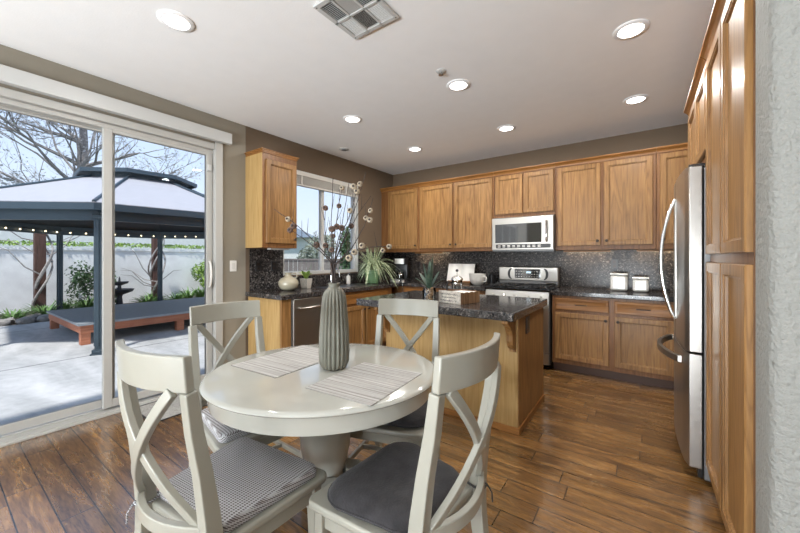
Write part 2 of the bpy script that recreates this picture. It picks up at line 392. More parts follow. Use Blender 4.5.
def wallbox(name, axis, a0, a1, t0, t1, z0, z1, holes, mat, label):
    """a wall along axis from a0..a1, thickness t0..t1, rectangular holes (a0,a1,z0,z1)"""
    b = B(); cuts = sorted(set([a0, a1]+[h[0] for h in holes]+[h[1] for h in holes]))
    for p, q in zip(cuts, cuts[1:]):
        hs = [h for h in holes if h[0] <= p and h[1] >= q]
        segs = [(z0, z1)] if not hs else [(z0, hs[0][2]), (hs[0][3], z1)]
        for u, w in segs:
            if w-u > 1e-4:
                if axis == 'y': b.box(t0, t1, p, q, u, w)
                else: b.box(p, q, t0, t1, u, w)
    return struct(b.build(name, mat), label, 'wall')

XL, YB, XR, H = -3.56, 4.80, .95, 2.74
# ================================================================== room shell
struct(B().box(XL, 3.0, -4.5, YB, -.08, 0).build('floor', M['floor']), 'brown hand-scraped wood plank floor', 'floor')
struct(B().box(XL-.15, 3.15, -4.65, YB+.15, H, H+.12).build('ceiling', M['ceiling']), 'white textured ceiling with round downlights', 'ceiling')
wallbox('wall_left', 'y', -4.5, 2.075, XL-.15, XL, -.08, H, [(-3.4, -1.2, .3, 2.4), (-.05, 1.80, 0, 2.45)], M['tan'], 'tan painted wall around the sliding glass door')
wallbox('wall_left_kitchen', 'y', 2.075, YB, XL-.15, XL, -.08, H, [(2.55, 3.90, 1.07, 2.40)], M['brown'], 'brown painted wall around the kitchen sink window')
wallbox('wall_back', 'x', XL-.15, XR+.15, YB, YB+.15, -.08, H, [], M['brown'], 'brown painted wall behind the range and wall cabinets')
wallbox('wall_right', 'y', 1.66, YB, XR, XR+.15, -.08, H, [], M['brown'], 'brown painted wall behind the fridge and pantry')
def bullnose():
    r = .035; x0, x1, y0, y1 = .305, 3.0, 1.425, 1.635
    p = [(x1, y0), (x1, y1)]
    p += [(x0+r-r*math.sin(t), y1-r+r*math.cos(t)) for t in [0, .4, .8, 1.2, PI/2]]
    p += [(x0+r-r*math.cos(t), y0+r-r*math.sin(t)) for t in [0, .4, .8, 1.2, PI/2]]
    return p
struct(B().prism(bullnose(), -.08, H).build('wall_stub', M['stucco_in'], smooth=True), 'textured pale grey wall end with rounded corner beside the pantry', 'wall')
wallbox('wall_far_right', 'y', -4.5, 1.42, 3.0, 3.15, -.08, H, [], M['tan'], 'tan wall of the adjoining room')
wallbox('wall_rear', 'x', XL-.15, 3.15, -4.65, -4.5, -.08, H, [(-2.6, 1.0, .5, 2.5)], M['tan'], 'tan wall of the adjoining room with a wide window')
def simple_window(name, axis, a0, a1, t, z0, z1, label):
    e = bpy.data.objects.new(name, None); C.objects.link(e); struct(e, label, 'window')
    n = 3; b = B(); g = B(); w = .05
    def bx(bb, p, q, u, v, z, zz): (bb.box(u, v, p, q, z, zz) if axis == 'y' else bb.box(p, q, u, v, z, zz))
    bx(b, a0, a1, t-.04, t+.04, z0, z0+w); bx(b, a0, a1, t-.04, t+.04, z1-w, z1)
    for i in range(n+1):
        c = a0+w/2+(a1-a0-w)*i/n; bx(b, c-w/2, c+w/2, t-.04, t+.04, z0+w, z1-w)
    bx(g, a0+w, a1-w, t-.003, t+.003, z0+w, z1-w)
    b.build('window_frame', M['white_trim'], e); g.build('glass', M['glass'], e)
simple_window('window_2', 'x', -2.6, 1.0, -4.58, .5, 2.5, 'wide window of the adjoining room')
simple_window('window_3', 'y', -3.4, -1.2, XL-.08, .3, 2.4, 'side window of the adjoining room')
# baseboards
struct(B().box(XL+.001, XL+.016, 1.83, 2.085, .001, .09).build('baseboard_left', M['white_trim'], bevel=.003), 'white baseboard between the sliding door and the cabinets')

# ---- sliding door: opening y -.13..1.80, z 0..2.45
D1 = bpy.data.objects.new('door_1', None); C.objects.link(D1); struct(D1, 'sliding glass patio door in a cream vinyl frame', 'door')
fx0, fx1 = XL-.13, XL+.012
b = B(); y0, y1, zt = -.05, 1.80, 2.45
b.box(fx0, fx1, y0, y0+.06, 0, zt).box(fx0, fx1, y1-.06, y1, 0, zt).box(fx0, fx1, y0+.06, y1-.06, zt-.06, zt).box(fx0, fx1, y0+.06, y1-.06, 0, .03)
b.box(fx0+.05, fx0+.06, y0+.06, y1-.06, zt-.10, zt-.06).box(fx0+.1, fx0+.108, y0+.06, y1-.06, zt-.10, zt-.06).box(fx0+.05, fx0+.058, y0+.06, y1-.06, .03, .045)
b.box(fx1-.001, fx1+.012, y1-.06, y1+.015, 0, zt+.02).box(fx1-.001, fx1+.012, y0, y1+.015, 0, .018)
b.build('door_frame', M['tan_frame'], D1, bevel=.004)
def panel(nm, ya, yb, xc, hand):
    z0, z1, w = .05, zt-.065, .06
    b = B(); b.box(xc-.02, xc+.02, ya, ya+w, z0, z1).box(xc-.02, xc+.02, yb-w, yb, z0, z1).box(xc-.02, xc+.02, ya+w, yb-w, z0, z0+.065).box(xc-.02, xc+.02, ya+w, yb-w, z1-w, z1)
    p = b.build(nm, M['tan_frame'], D1, bevel=.004)
    B().box(xc-.004, xc+.004, ya+w-.003, yb-w+.003, z0+.062, z1-w+.003).build('glass', M['glass'], p)
    gk = B(); gk.box(xc-.008, xc+.008, ya+w-.012, ya+w+.008, z0+.065, z1-w).box(xc-.008, xc+.008, yb-w-.008, yb-w+.012, z0+.065, z1-w)
    gk.build('gasket', M['steel_dark'], p)
    if hand:
        h = B(); pts = [Vector((xc+.02+.045*math.sin(t), yb-.035, 1.12+.13*math.cos(t))) for t in [PI*i/12 for i in range(13)]]
        h.tube(pts, .010, 8).build('handle', M['white_cer'], p, smooth=True)
        B().box(xc+.02, xc+.028, yb-.055, yb-.015, .97, 1.27).build('handle_plate', M['tan_frame'], p, bevel=.003)
        B().box(xc+.02, xc+.04, yb-.055, yb-.02, 2.17, 2.23).build('security_latch', M['white_trim'], p, bevel=.004)
panel('fixed_panel', .015, .955, XL-.095, False); panel('sliding_panel', .865, 1.735, XL-.045, True)
v = thing('blind_valance', 'white valance box above the sliding glass door', 'blind', (XL, .82, 2.465))
B().box(.035, .085, -1.02, 1.06, 0, .11).build('fascia', M['white_trim'], v, bevel=.004)
B().box(.002, .0345, -1.0, 1.05, .01, .10).build('mounting_rail', M['white_trim'], v)

# ---- sink window: y 2.55..3.90 z 1.07..2.40
w1 = bpy.data.objects.new('window_1', None); C.objects.link(w1); struct(w1, 'white sliding window above the kitchen sink', 'window')
b = B(); xa, xb = XL-.12, XL-.03; ya, yb, za, zb = 2.55, 3.90, 1.07, 2.40
b.box(xa, xb, ya, ya+.045, za, zb).box(xa, xb, yb-.045, yb, za, zb).box(xa, xb, ya+.045, yb-.045, za, za+.045).box(xa, xb, ya+.045, yb-.045, zb-.045, zb)
b.box(xa+.02, xb-.01, 3.20, 3.25, za+.045, zb-.045)
b.build('window_frame', M['white_trim'], w1, bevel=.004)
B().box(XL-.085, XL-.079, ya+.04, yb-.04, za+.04, zb-.04).build('glass', M['glass'], w1)
b = B(); b.box(XL-.03, XL+.0, yb-.012, yb, za, zb).box(XL-.03, XL, ya, ya+.012, za, zb).box(XL-.03, XL, ya, yb, zb-.012, zb)
b.build('window_reveal', M['white_trim'], w1)
bl = thing('horizontal_blind', 'raised pale slatted blind at the top of the sink window', 'blind', (XL-.012, 3.225, 2.22))
B().box(-.028, .028, -.65, .65, .115, .165).build('headrail', M['blind'], bl, bevel=.003)
b = B()
for i in range(14): b.box(-.024, .024, -.645, .645, .008+i*.0075, .0115+i*.0075)
b.build('slat', M['blind'], bl)
B().box(-.026, .026, -.648, .648, -.012, .006).build('bottom_rail', M['blind'], bl, bevel=.003)
for yy in (-.4, .4): B().box(.026, .029, yy-.012, yy+.012, -.01, .12).build('ladder_tape', M['blind'], bl)

# ---- backsplash (granite tile)
b = B(); b.box(XL+.001, XL+.012, 2.12, 2.55, .916, 1.385).box(XL+.001, XL+.012, 2.55, 3.90, .916, 1.06).box(XL+.001, XL+.012, 3.90, YB-.013, .916, 1.385)
struct(b.build('trim_1', M['granite_l']), 'black granite tile backsplash on the sink wall', 'backsplash')
b = B(); b.box(XL+.001, XR-.001, YB-.012, YB-.001, .916, 1.385)
struct(b.build('trim_2', M['granite_b']), 'black granite tile backsplash on the range wall', 'backsplash')

# ================================================================== cabinets
DOOR = [(0, -.017), (.004, -.022), (.048, -.022), (.050, -.017), (.056, -.016), (.059, -.006), (.061, -.006)]
DRAW = [(0, -.015), (.006, -.021), (.022, -.021), (.026, -.019)]
def knob(parent, x, z, y=-.021):
    ax = Matrix.Rotation(PI/2, 3, 'X')
    B().lathe([(.005, 0), (.005, .012), (.0135, .016), (.015, .022), (.011, .028), (.002, .030)], 14, (x, y, z), axis=ax).build('knob', M['bronze'], parent, smooth=True)
def pull(parent, x, z, y=-.021, w=.055):
    pts = [(x-w, y, z), (x-w, y-.018, z), (x-w*.8, y-.026, z), (x, y-.028, z), (x+w*.8, y-.026, z), (x+w, y-.018, z), (x+w, y, z)]
    B().tube(pts, .0048, 8).build('handle', M['bronze'], parent, smooth=True)
def cab_door(t, x0, x1, z0, z1, kx=None, kz=None, mat=None):
    d = B().rings(x0, x1, z0, z1, DOOR).build('door', mat or M['wood'], t, smooth=True)
    if kx is not None: knob(d, kx, kz)
    return d
def cabinet(name, label, cat, loc, rz, w, d, z0, z1, doors, drawers=(), crown=False, kick=False, group=None, pale=None, inset=0):
    t = thing(name, label, cat, loc, rz, group)
    b = B(); zb = z0+(.10 if kick else 0)
    b.box(0, w, 0, d, zb, z1); b.build('carcass', M['wood_frame'], t, bevel=.002)
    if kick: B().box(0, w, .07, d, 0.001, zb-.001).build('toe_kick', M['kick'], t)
    for (x0, x1, a, c, side) in doors:
        if side is None: cab_door(t, x0, x1, a, c)
        else:
            hi, hz = side
            kx = (x1-.03) if hi == 'r' else (x0+.03)
            cab_door(t, x0, x1, a, c, kx, (a+.05) if hz == 'b' else (c-.05))
    for (x0, x1, a, c, hp) in drawers:
        dr = B().rings(x0, x1, a, c, DRAW).build('drawer', M['wood_h'], t, smooth=True)
        if hp: pull(dr, (x0+x1)/2, (a+c)/2)
    if crown:
        x0c, x1c = (-.0, w)
        p = [(0, z1-.045), (-.012, z1-.045), (-.016, z1-.03), (-.03, z1-.012), (-.045, z1), (-.045, z1+.012), (0, z1+.012)]
        vs = [(xx, y, z) for xx in (x0c, x1c) for y, z in p]; n = len(p)
        B().add(vs, [tuple(range(n)), tuple(range(2*n-1, n-1, -1))]+[(i, (i+1) % n, (i+1) % n+n, i+n) for i in range(n)]).build('crown_molding', M['wood_h'], t)
    return t
UZ0, UZ1, UY, UD = 1.38, 2.425, 4.47, .328
dz0, dz1 = 1.43, 2.365
def upper(label, x0, x1, doors, z0=UZ0, d0=dz0, **k):
    w = x1-x0-.0015
    return cabinet('wall_cabinet', label, 'cabinet', (x0, UY, 0), 0, w, UD, z0, UZ1, [(a-x0, b_-x0, d0, dz1, s) for a, b_, s in doors], crown=True, **k)
upper('honey wood wall cabinet with one door in the corner beside the brown wall', XL+.002, -2.812, [(-3.40, -2.835, ('r', 'b'))])
upper('honey wood two-door wall cabinet to the left of the microwave', -2.81, -1.622, [(-2.795, -2.235, ('r', 'b')), (-2.205, -1.645, ('l', 'b'))])
upper('short honey wood two-door wall cabinet above the microwave', -1.62, -.862, [(-1.605, -1.248, None), (-1.232, -.877, None)], z0=1.815, d0=1.86)
upper('honey wood two-door wall cabinet to the right of the microwave', -.86, .118, [(-.835, -.385, ('r', 'b')), (-.355, .09, ('l', 'b'))])
upper('honey wood one-door wall cabinet partly hidden behind the fridge', .12, XR-.002, [(.15, .63, ('l', 'b'))])
# wall cabinet by the window, faces +X
t = cabinet('wall_cabinet', 'honey wood wall cabinet with one door hanging left of the sink window', 'cabinet', (XL+.315, 2.078, 0), PI/2, .435, .313, 1.395, 2.395, [(.035, .415, 1.445, 2.335, ('r', 'b'))])
b = B(); p = lambda o, za, zb_: b.box(-o, .435+o, -o, .312, za, zb_); p(.006, 2.396, 2.412); p(.012, 2.412, 2.426); p(.020, 2.426, 2.438)
b.build('crown_molding', M['wood_h'], t, bevel=.004)
B().box(-.006, -.0005, .001, .312, 1.396, 2.394).build('side_panel', M['wood_pale'], t, label='pale maple side panel')
B().box(.12, .36, .03, .10, 1.376, 1.394).build('under_cabinet_light', M['white_trim'], t, bevel=.003)
# base cabinets
BZ = .862
cabinet('base_cabinet', 'honey wood base cabinet with two drawers over two doors right of the range', 'cabinet', (-.84, 4.19, 0), 0, 1.125, .60, 0, BZ,
        [(.035, .555, .15, .675, ('r', 't')), (.605, 1.09, .15, .675, ('l', 't'))], [(.035, .555, .705, .835, True), (.605, 1.09, .705, .835, True)], kick=True)
cabinet('base_cabinet', 'honey wood base cabinet mostly hidden behind the fridge', 'cabinet', (.287, 4.19, 0), 0, .66, .60, 0, BZ,
        [(.03, .30, .15, .835, None), (.33, .63, .15, .835, None)], kick=True)
cabinet('base_cabinet', 'honey wood base cabinet with drawers left of the range behind the island', 'cabinet', (-2.92, 4.19, 0), 0, 1.295, .60, 0, BZ,
        [(.05, .64, .15, .675, ('r', 't')), (.67, 1.26, .15, .675, ('l', 't'))], [(.05, .64, .705, .835, True), (.67, 1.26, .705, .835, True)], kick=True)
t = cabinet('sink_cabinet', 'honey wood sink cabinet with two doors under the sink window', 'cabinet', (-2.95, 2.85, 0), PI/2, 1.09, .60, 0, BZ,
        [(.04, .495, .13, .68, ('r', 't')), (.52, .975, .13, .68, ('l', 't'))], [(.04, .975, .71, .835, False)], kick=True)
t = thing('end_cabinet', 'pale wood end panel of the sink counter with a red-brown front stile', 'cabinet', (-2.95, 2.10, 0), PI/2)
B().box(.012, .115, 0, .60, 0.001, BZ).build('filler_stile', M['wood'], t, bevel=.002)
B().box(0, .0115, .03, .60, 0.001, BZ).build('end_panel', M['wood_pale'], t, label='pale maple end panel')
B().box(0, .0115, -.002, .029, 0.001, BZ).build('corner_stile', M['wood'], t)
cabinet('corner_cabinet', 'honey wood blind corner base cabinet beneath the spider plant', 'cabinet', (XL+.01, 4.19, 0), 0, .62, .60, 0, BZ, [], kick=False)
# dishwasher faces +X
t = thing('dishwasher', 'stainless steel dishwasher under the sink counter behind the ribbed vase', 'dishwasher', (-2.95, 2.222, 0), PI/2)
B().box(0, .605, .0, .58, .10, .86).build('tub', M['steel_dark'], t)
B().box(.004, .601, -.028, -.001, .12, .855).build('door', M['steel'], t, bevel=.006)
B().box(.004, .601, .04, .06, .01, .10).build('toe_kick', M['black'], t)
hb = B(); hb.tube([(.07, -.028, .76), (.07, -.065, .76), (.09, -.072, .76), (.52, -.072, .76), (.54, -.065, .76), (.54, -.028, .76)], .011, 10).build('handle', M['steel'], t, smooth=True)
# countertops
b = B(); ct0, ct1 = .864, .914
poly = [(XL+.001, 2.07), (-2.915, 2.07), (-2.915, 4.155), (-1.63, 4.155), (-1.63, YB-.001), (XL+.001, YB-.001)]
b.prism(poly, ct0, ct1)
tag(b.build('countertop', M['granite'], bevel=.007), 'black granite corner countertop holding the sink and cream jug', 'countertop')
tag(B().box(-.852, XR-.002, 4.155, YB-.001, ct0, ct1).build('countertop', M['granite'], bevel=.007), 'black granite countertop holding two white canisters right of the range', 'countertop')
# island
t = thing('kitchen_island', 'wooden kitchen island with a black granite top and corbels', 'island', (-1.35, 2.9, 0))
def R2(x, y): return x+1.35, y-2.9
B().box(-.60, .61, -.38, .38, .001, .852).build('body', M['wood_pale'], t, bevel=.003)
B().box(-.78, .645, -.595, .42, .853, .914).build('countertop', M['granite'], t, bevel=.008)
b = B(); b.box(-.613, .626, -.396, -.381, .001, .05).box(.611, .626, -.381, .39, .001, .05); b.build('base_molding', M['wood_h'], t, bevel=.004)
B().box(.611, .617, -.379, .38, .052, .85).build('end_panel', M['wood'], t, bevel=.001)
cp = [(0, 0), (-.19, 0), (-.19, -.02), (-.165, -.035), (-.135, -.05), (-.10, -.085), (-.085, -.12), (-.085, -.16), (-.075, -.19), (-.05, -.215), (-.022, -.23), (-.022, -.25), (0, -.25)]
for xx in (.555, -.595):
    vs = [(x, -.382+y, .851+z) for x in (xx, xx+.045) for y, z in cp]; n = len(cp)
    B().add(vs, [tuple(range(n)), tuple(range(2*n-1, n-1, -1))]+[(i, (i+1) % n, (i+1) % n+n, i+n) for i in range(n)]).build('corbel', M['wood'], t, bevel=.003)
o = B().box(.6175, .624, -.20, -.10, .70, .83).build('outlet_plate', M['black'], t, bevel=.002)
B().box(.624, .6255, -.175, -.125, .72, .81).build('receptacle', M['bronze'], o)

# ================================================================== microwave, range, fridge
t = thing('microwave_oven', 'stainless over-range microwave with a dark window', 'microwave', (-1.24, 4.40, 1.375))
w = .377
B().box(-w, w, .0, .39, .0, .432).build('case', M['steel_dark'], t)
B().box(-w, w, -.03, -.001, .012, .425).build('door', M['steel'], t, bevel=.006)
B().box(-w+.045, w-.135, -.034, -.0305, .105, .345).build('window', M['blackglass'], t, bevel=.002)
B().box(-w+.055, w-.03, -.034, -.0305, .035, .085).build('control_strip', M['black'], t, bevel=.002)
B().tube([(w-.075, -.03, .11), (w-.075, -.06, .115), (w-.075, -.068, .14), (w-.075, -.068, .33), (w-.075, -.06, .355), (w-.075, -.03, .36)], .010, 10).build('handle', M['chrome'], t, smooth=True)
b = B()
for i in range(9): b.box(-w+.08+i*.062, -w+.115+i*.062, -.036, -.0345, .047, .056); b.box(-w+.08+i*.062, -w+.115+i*.062, -.036, -.0345, .064, .073)
b.build('button_labels', M['paper'], t)
B().box(-w, w, -.02, .05, -.012, -.001).build('vent_grille', M['black'], t)

t = thing('gas_range', 'stainless gas range with a black cooktop and curved control backguard', 'stove', (-1.24, 4.16, 0))
B().box(-w, w, .0, .60, .06, .895).build('body', M['steel_dark'], t)
B().box(-w, w, -.03, .60, .896, .920).build('cooktop', M['blackglass'], t, bevel=.004)
d = B().box(-w+.003, w-.003, -.035, -.001, .20, .735).build('oven_door', M['steel'], t, bevel=.006)
B().box(-w+.12, w-.12, -.038, -.0355, .33, .60).build('oven_window', M['blackglass'], d)
B().tube([(-w+.06, -.035, .70), (-w+.06, -.075, .70), (-w+.09, -.085, .70), (w-.09, -.085, .70), (w-.06, -.075, .70), (w-.06, -.035, .70)], .012, 10).build('handle', M['steel'], d, smooth=True)
B().box(-w+.003, w-.003, -.03, -.001, .065, .19).build('drawer', M['steel'], t, bevel=.006)
p_ = B().prism([(-.045, .745), (-.0005, .745), (-.0005, .893), (-.022, .893)], -w+.003, w-.003, Matrix(((0, 0, 1, 0), (1, 0, 0, 0), (0, 1, 0, 0), (0, 0, 0, 1)))).build('control_panel', M['steel'], t, bevel=.003)
ax = Matrix.Rotation(PI/2-.15, 3, 'X')
for i in range(5):
    B().lathe([(.024, 0), (.024, .008), (.019, .012), (.017, .032), (.003, .034)], 18, (-.28+.14*i, -.035, .825), axis=ax).build('knob', M['steel'], t, smooth=True)
g = B().box(-w, w, .50, .565, .920, 1.165).build('backguard', M['steel_dark'], t, bevel=.004)
b = B(); b.box(-w, w, .478, .499, .985, 1.165); b.build('backguard_face', M['steel'], t, bevel=.012, seg=3)
B().box(-.16, .17, .474, .4775, 1.02, 1.14).build('control_display', M['blackglass'], t, bevel=.003)
B().box(-.01, .05, .4725, .4738, 1.085, 1.11).build('clock_digits', M['display'], t)
b = B()
for i in range(9):
    for j in range(3):
        if not (3 <= i <= 5 and j == 1): b.box(-.145+.033*i, -.128+.033*i, .4725, .4738, 1.035+.034*j, 1.042+.034*j)
b.build('button_labels', M['paper'], t)
def crescent(cx, sgn):
    pts = [(cx+sgn*.055*math.cos(a), 1.075+.075*math.sin(a)) for a in [(-.5+i/12)*PI for i in range(13)]]
    pts += [(cx+sgn*.022*math.cos(a), 1.075+.06*math.sin(a)) for a in [(.5-i/12)*PI for i in range(13)]]
    return pts
for sg, cx in ((1, .21), (-1, -.20)):
    B().prism(crescent(cx, sg), -.0008, .0008, Matrix(((1, 0, 0, 0), (0, 0, 1, .4765), (0, 1, 0, 0), (0, 0, 0, 1)))).build('crescent_trim', M['black'], t)
for gx in (-.19, .19):
    b = B()
    for yy in (.05, .24, .43): b.box(gx-.165, gx+.165, yy-.006, yy+.006, .938, .952)
    for xx in (-.16, -.05, .05, .16): b.box(gx+xx-.006, gx+xx+.006, .044, .436, .938, .952)
    for xx in (-.16, .16):
        for yy in (.05, .43): b.box(gx+xx-.007, gx+xx+.007, yy-.007, yy+.007, .9205, .94)
    b.build('burner_grate', M['iron'], t)
    for yy in (.145, .335): B().lathe([(.045, .9205), (.045, .930), (.035, .936), (.002, .937)], 20, (gx, yy, 0)).build('burner', M['iron'], t, smooth=True)
B().lathe([(.03, 0), (.05, .006), (.065, .018), (.062, .018), (.045, .009), (.002, .006)], 24, (0, 0, 0)).build('tmp', M['steel'])
sr = bpy.data.objects['tmp']; sr.name = 'spoon_rest'; sr.location = (-.93, 4.55, .953); tag(sr, 'small steel dish resting on the right burner grate of the range', 'dish')

# fridge: front faces -X
t = thing('refrigerator', 'stainless french-door refrigerator with bowed handles and bottom freezer', 'refrigerator', (.28, 3.47, 0), -PI/2)
# local: x 0..0.91 toward camera, front at y=-..., +y to the wall
FW = .905
B().box(0, FW, .005, .655, .03, 1.80).build('case', M['steel_dark'], t, bevel=.004)
def bowed(x0, x1, z0, z1, name):
    b = B(); n = 14; pts = []
    prof = []
    for i in range(n+1):
        u = i/n; x = x0+(x1-x0)*u; full = x/FW
        y = -.072-.022*(1-(2*full-1)**2)
        e = min(u, 1-u)*(x1-x0)
        if e < .012: y += .012-e
        prof.append((x, y))
    poly = [(x0, -.002)]+prof+[(x1, -.002)]
    return b.prism(poly, z0, z1).build(name, M['steel'], t, bevel=.004, smooth=True)
dl = bowed(.001, FW/2-.002, .745, 1.81, 'door'); dr = bowed(FW/2+.002, FW-.001, .745, 1.81, 'door'); fz = bowed(.001, FW-.001, .085, .735, 'freezer_drawer')
for sgn, par in ((-1, dl), (1, dr)):
    xx = FW/2+sgn*.035; pts = []
    for i in range(17):
        u = i/16; z = .875+.80*u; y = -.100-.075*math.sin(PI*u)**.75
        pts.append((xx+sgn*.002, y, z))
    pts = [(xx, -.090, .875)]+pts+[(xx, -.090, 1.675)]
    h_ = B().tube(pts, [.011]*len(pts), 10).build('handle', M['chrome'], par, smooth=True)
    B().box(xx-.012, xx+.012, -.100, -.090, .885, 1.665).build('handle_rail', M['steel'], par, bevel=.003)
pts = [(.10+.70*i/16, -.098-.085*math.sin(PI*i/16)**.8, .675) for i in range(17)]; pts = [(.10, -.085, .675)]+pts+[(.80, -.085, .675)]
B().sweep(pts, .012, .020, (0, 0, 1)).build('handle', M['steel'], fz, bevel=.004, smooth=True)
for xx in (.03, FW-.09): B().box(xx, xx+.06, -.06, .05, 1.811, 1.83).build('hinge_cover', M['black'], t, bevel=.004)
B().box(.02, FW-.02, -.02, .0, .03, .078).build('base_grille', M['black'], t)
# panel behind the fridge and cabinet above it
t = cabinet('wall_cabinet', 'honey wood two-door cabinet mounted above the refrigerator', 'cabinet', (.31, 3.476, 0), -PI/2, .91, .635, 1.86, UZ1,
            [(.02, .45, 1.90, 2.365, None), (.465, .895, 1.90, 2.365, None)], crown=True)
B().box(-.024, -.001, 0, .635, .001, UZ1).build('side_panel', M['wood'], t, bevel=.002)
# pantry
t = cabinet('pantry_cabinet', 'tall honey wood pantry with four doors beside the textured wall', 'cabinet', (.31, 2.558, 0), -PI/2, .918, .635, 0, UZ1,
            [(.012, .452, 1.305, 2.365, None), (.466, .906, 1.305, 2.365, None), (.012, .452, .13, 1.262, None), (.466, .906, .13, 1.262, None)], crown=True, kick=True)

# ================================================================== ceiling fittings
def downlight(x, y, label, power=10):
    t = thing('downlight', label, 'ceiling light', (x, y, H), 0, 'recessed ceiling downlights')
    B().lathe([(.098, -.0005), (.098, -.005), (.092, -.009), (.072, -.010), (.068, -.0005)], 36).build('trim_ring', M['ceiling'], t, smooth=True)
    B().lathe([(.0675, -.0006), (.0675, -.007), (.001, -.0075)], 32).build('lens', M['lamp'], t, smooth=True)
    area('downlight_lamp', (x, y, H-.014), (0, 0, -1), .125, .125, power, (1, .975, .93), shape='DISK')
for x, y, l in [(-2.33, .91, 'round ceiling downlight nearest the sliding glass door'),
                (-.06, 2.62, 'round ceiling downlight nearest the pantry, in front of the fridge'),
                (-1.26, 2.62, 'round ceiling downlight above the island, beside the sprinkler head'),
                (-.05, 3.80, 'round ceiling downlight in front of the cabinets near the fridge'),
                (-2.47, 2.62, 'round ceiling downlight above the floor by the dishwasher'),
                (-1.24, 3.80, 'round ceiling downlight in front of the microwave'),
                (-2.47, 3.82, 'round ceiling downlight nearest the back corner by the sink')]: downlight(x, y, l)
# two more of the adjoining room, above and behind the viewer
for x, y in ((-1.3, -1.6), (.9, -1.6)):
    downlight(x, y, 'round ceiling downlight of the adjoining room', 4)
t = thing('ceiling_vent', 'square white six-panel ceiling air vent', 'vent', (-1.365, 1.485, H))
b = B(); hw = .178
for p, q, u, v_ in ((-hw, hw, -hw, -hw+.028), (-hw, hw, hw-.028, hw), (-hw, -hw+.028, -hw+.028, hw-.028), (hw-.028, hw, -hw+.028, hw-.028),
                    (-hw, hw, -.008, .008), (-.062, -.048, -hw, hw), (.048, .062, -hw, hw)):
    b.box(p, q, u, v_, -.016, -.001)
b.build('frame', M['white_trim'], t, bevel=.002)
B().box(-hw+.02, hw-.02, -hw+.02, hw-.02, -.003, -.0008).build('duct_backing', M['black'], t)
cols = [(-.148, -.064), (-.046, .046), (.064, .148)]
for i, (p, q) in enumerate(cols):
    for j, (u, v_) in enumerate(((-.148, -.010), (.010, .148))):
        b = B(); n = 9
        tilt = .7 if (i+j) % 2 == 0 else -.7
        if i == 1:
            for k in range(11):
                xx = p+(q-p)*(k+.5)/11; m = Matrix.Translation((xx, (u+v_)/2, -.010)) @ Matrix.Rotation(tilt, 4, 'Y'); b.box(-.003, .003, -(v_-u)/2, (v_-u)/2, -.0006, .0006, m)
        else:
            for k in range(13):
                yy = u+(v_-u)*(k+.5)/13; m = Matrix.Translation(((p+q)/2, yy, -.010)) @ Matrix.Rotation(tilt, 4, 'X'); b.box(-(q-p)/2, (q-p)/2, -.0032, .0032, -.0006, .0006, m)
        b.build('louvre', M['white_trim'], t)
for xx, yy in ((-.163, -.163), (.163, -.163), (-.163, .163), (.163, .163)): B().lathe([(.004, -.0165), (.004, -.018), (.001, -.0185)], 8, (xx, yy, 0)).build('screw', M['black'], t)
t = thing('sprinkler_head', 'small white fire sprinkler head on the ceiling by the island downlight', 'sprinkler', (-1.277, 2.348, H))
B().lathe([(.038, -.0005), (.038, -.004), (.03, -.010), (.012, -.012)], 24).build('escutcheon', M['white_trim'], t, smooth=True)
B().lathe([(.010, -.012), (.010, -.026), (.020, -.028), (.020, -.031), (.002, -.032)], 16).build('deflector', M['steel'], t, smooth=True)
t = thing('smoke_sensor', 'small flat grey ceiling disc near the sink window', 'sensor', (-3.246, 3.277, H))
B().lathe([(.062, -.0005), (.062, -.008), (.052, -.012), (.002, -.013)], 28).build('disc', M['white_trim'], t, smooth=True)
B().lathe([(.034, -.0132), (.034, -.017), (.002, -.018)], 24).build('grille', M['steel_dark'], t, smooth=True)
# switches and outlets
t = thing('light_switch', 'cream rocker light switch on the tan wall by the sliding door', 'switch', (XL, 1.934, 1.20), PI/2)
B().box(-.036, .036, -.007, -.0005, -.058, .058).build('plate', M['paper'], t, bevel=.003)
B().box(-.016, .016, -.011, -.0071, -.032, .032).build('rocker', M['white_cer'], t, bevel=.002)
def outlet(loc, rz, label):
    t = thing('wall_outlet', label, 'outlet', loc, rz)
    B().box(-.036, .036, -.006, -.0005, -.058, .058).build('plate', M['black'], t, bevel=.003)
    for z in (-.024, .024): B().lathe([(.0165, 0), (.0165, .002), (.001, .0022)], 16, (0, -.006, z), axis=Matrix.Rotation(PI/2, 3, 'X')).build('socket', M['bronze'], t)
outlet((XL+.0121, 2.22, 1.19), PI/2, 'black outlet under the wall cabinet, left of the cream jug')
outlet((XL+.012, 2.42, 1.19), PI/2, 'black outlet under the wall cabinet, above the cream jug')
outlet((-.27, YB-.012, 1.215), 0, 'black outlet above the white canisters')
outlet((-3.03, YB-.012, 1.17), 0, 'black outlet right of the coffee maker')
outlet((-2.08, YB-.012, 1.17), 0, 'black outlet above the white batter bowl')
# under-cabinet lights
for i, (x, y, wd, lab) in enumerate([(-2.75, 4.66, .5, 'slim light strip under the corner wall cabinet'), (-.55, 4.66, .5, 'slim light strip under the cabinet right of the microwave'), (.2, 4.66, .5, 'slim light strip under the cabinet near the fridge')]):
    t = thing('light_strip', lab, 'cabinet light', (x, y, 1.379))
    B().box(-wd/2, wd/2, -.012, .012, -.008, -.0005).box(-wd/2, wd/2, -.020, -.0125, -.020, -.0005).build('housing', M['wood_h'], t)
    B().box(-wd/2+.005, wd/2-.005, -.008, .008, -.010, -.0085).build('lens', M['led'], t)
    area('strip_lamp', (x, y+.03, 1.366), (0, .5, -1), wd, .02, 1.1, (1, .74, .45))

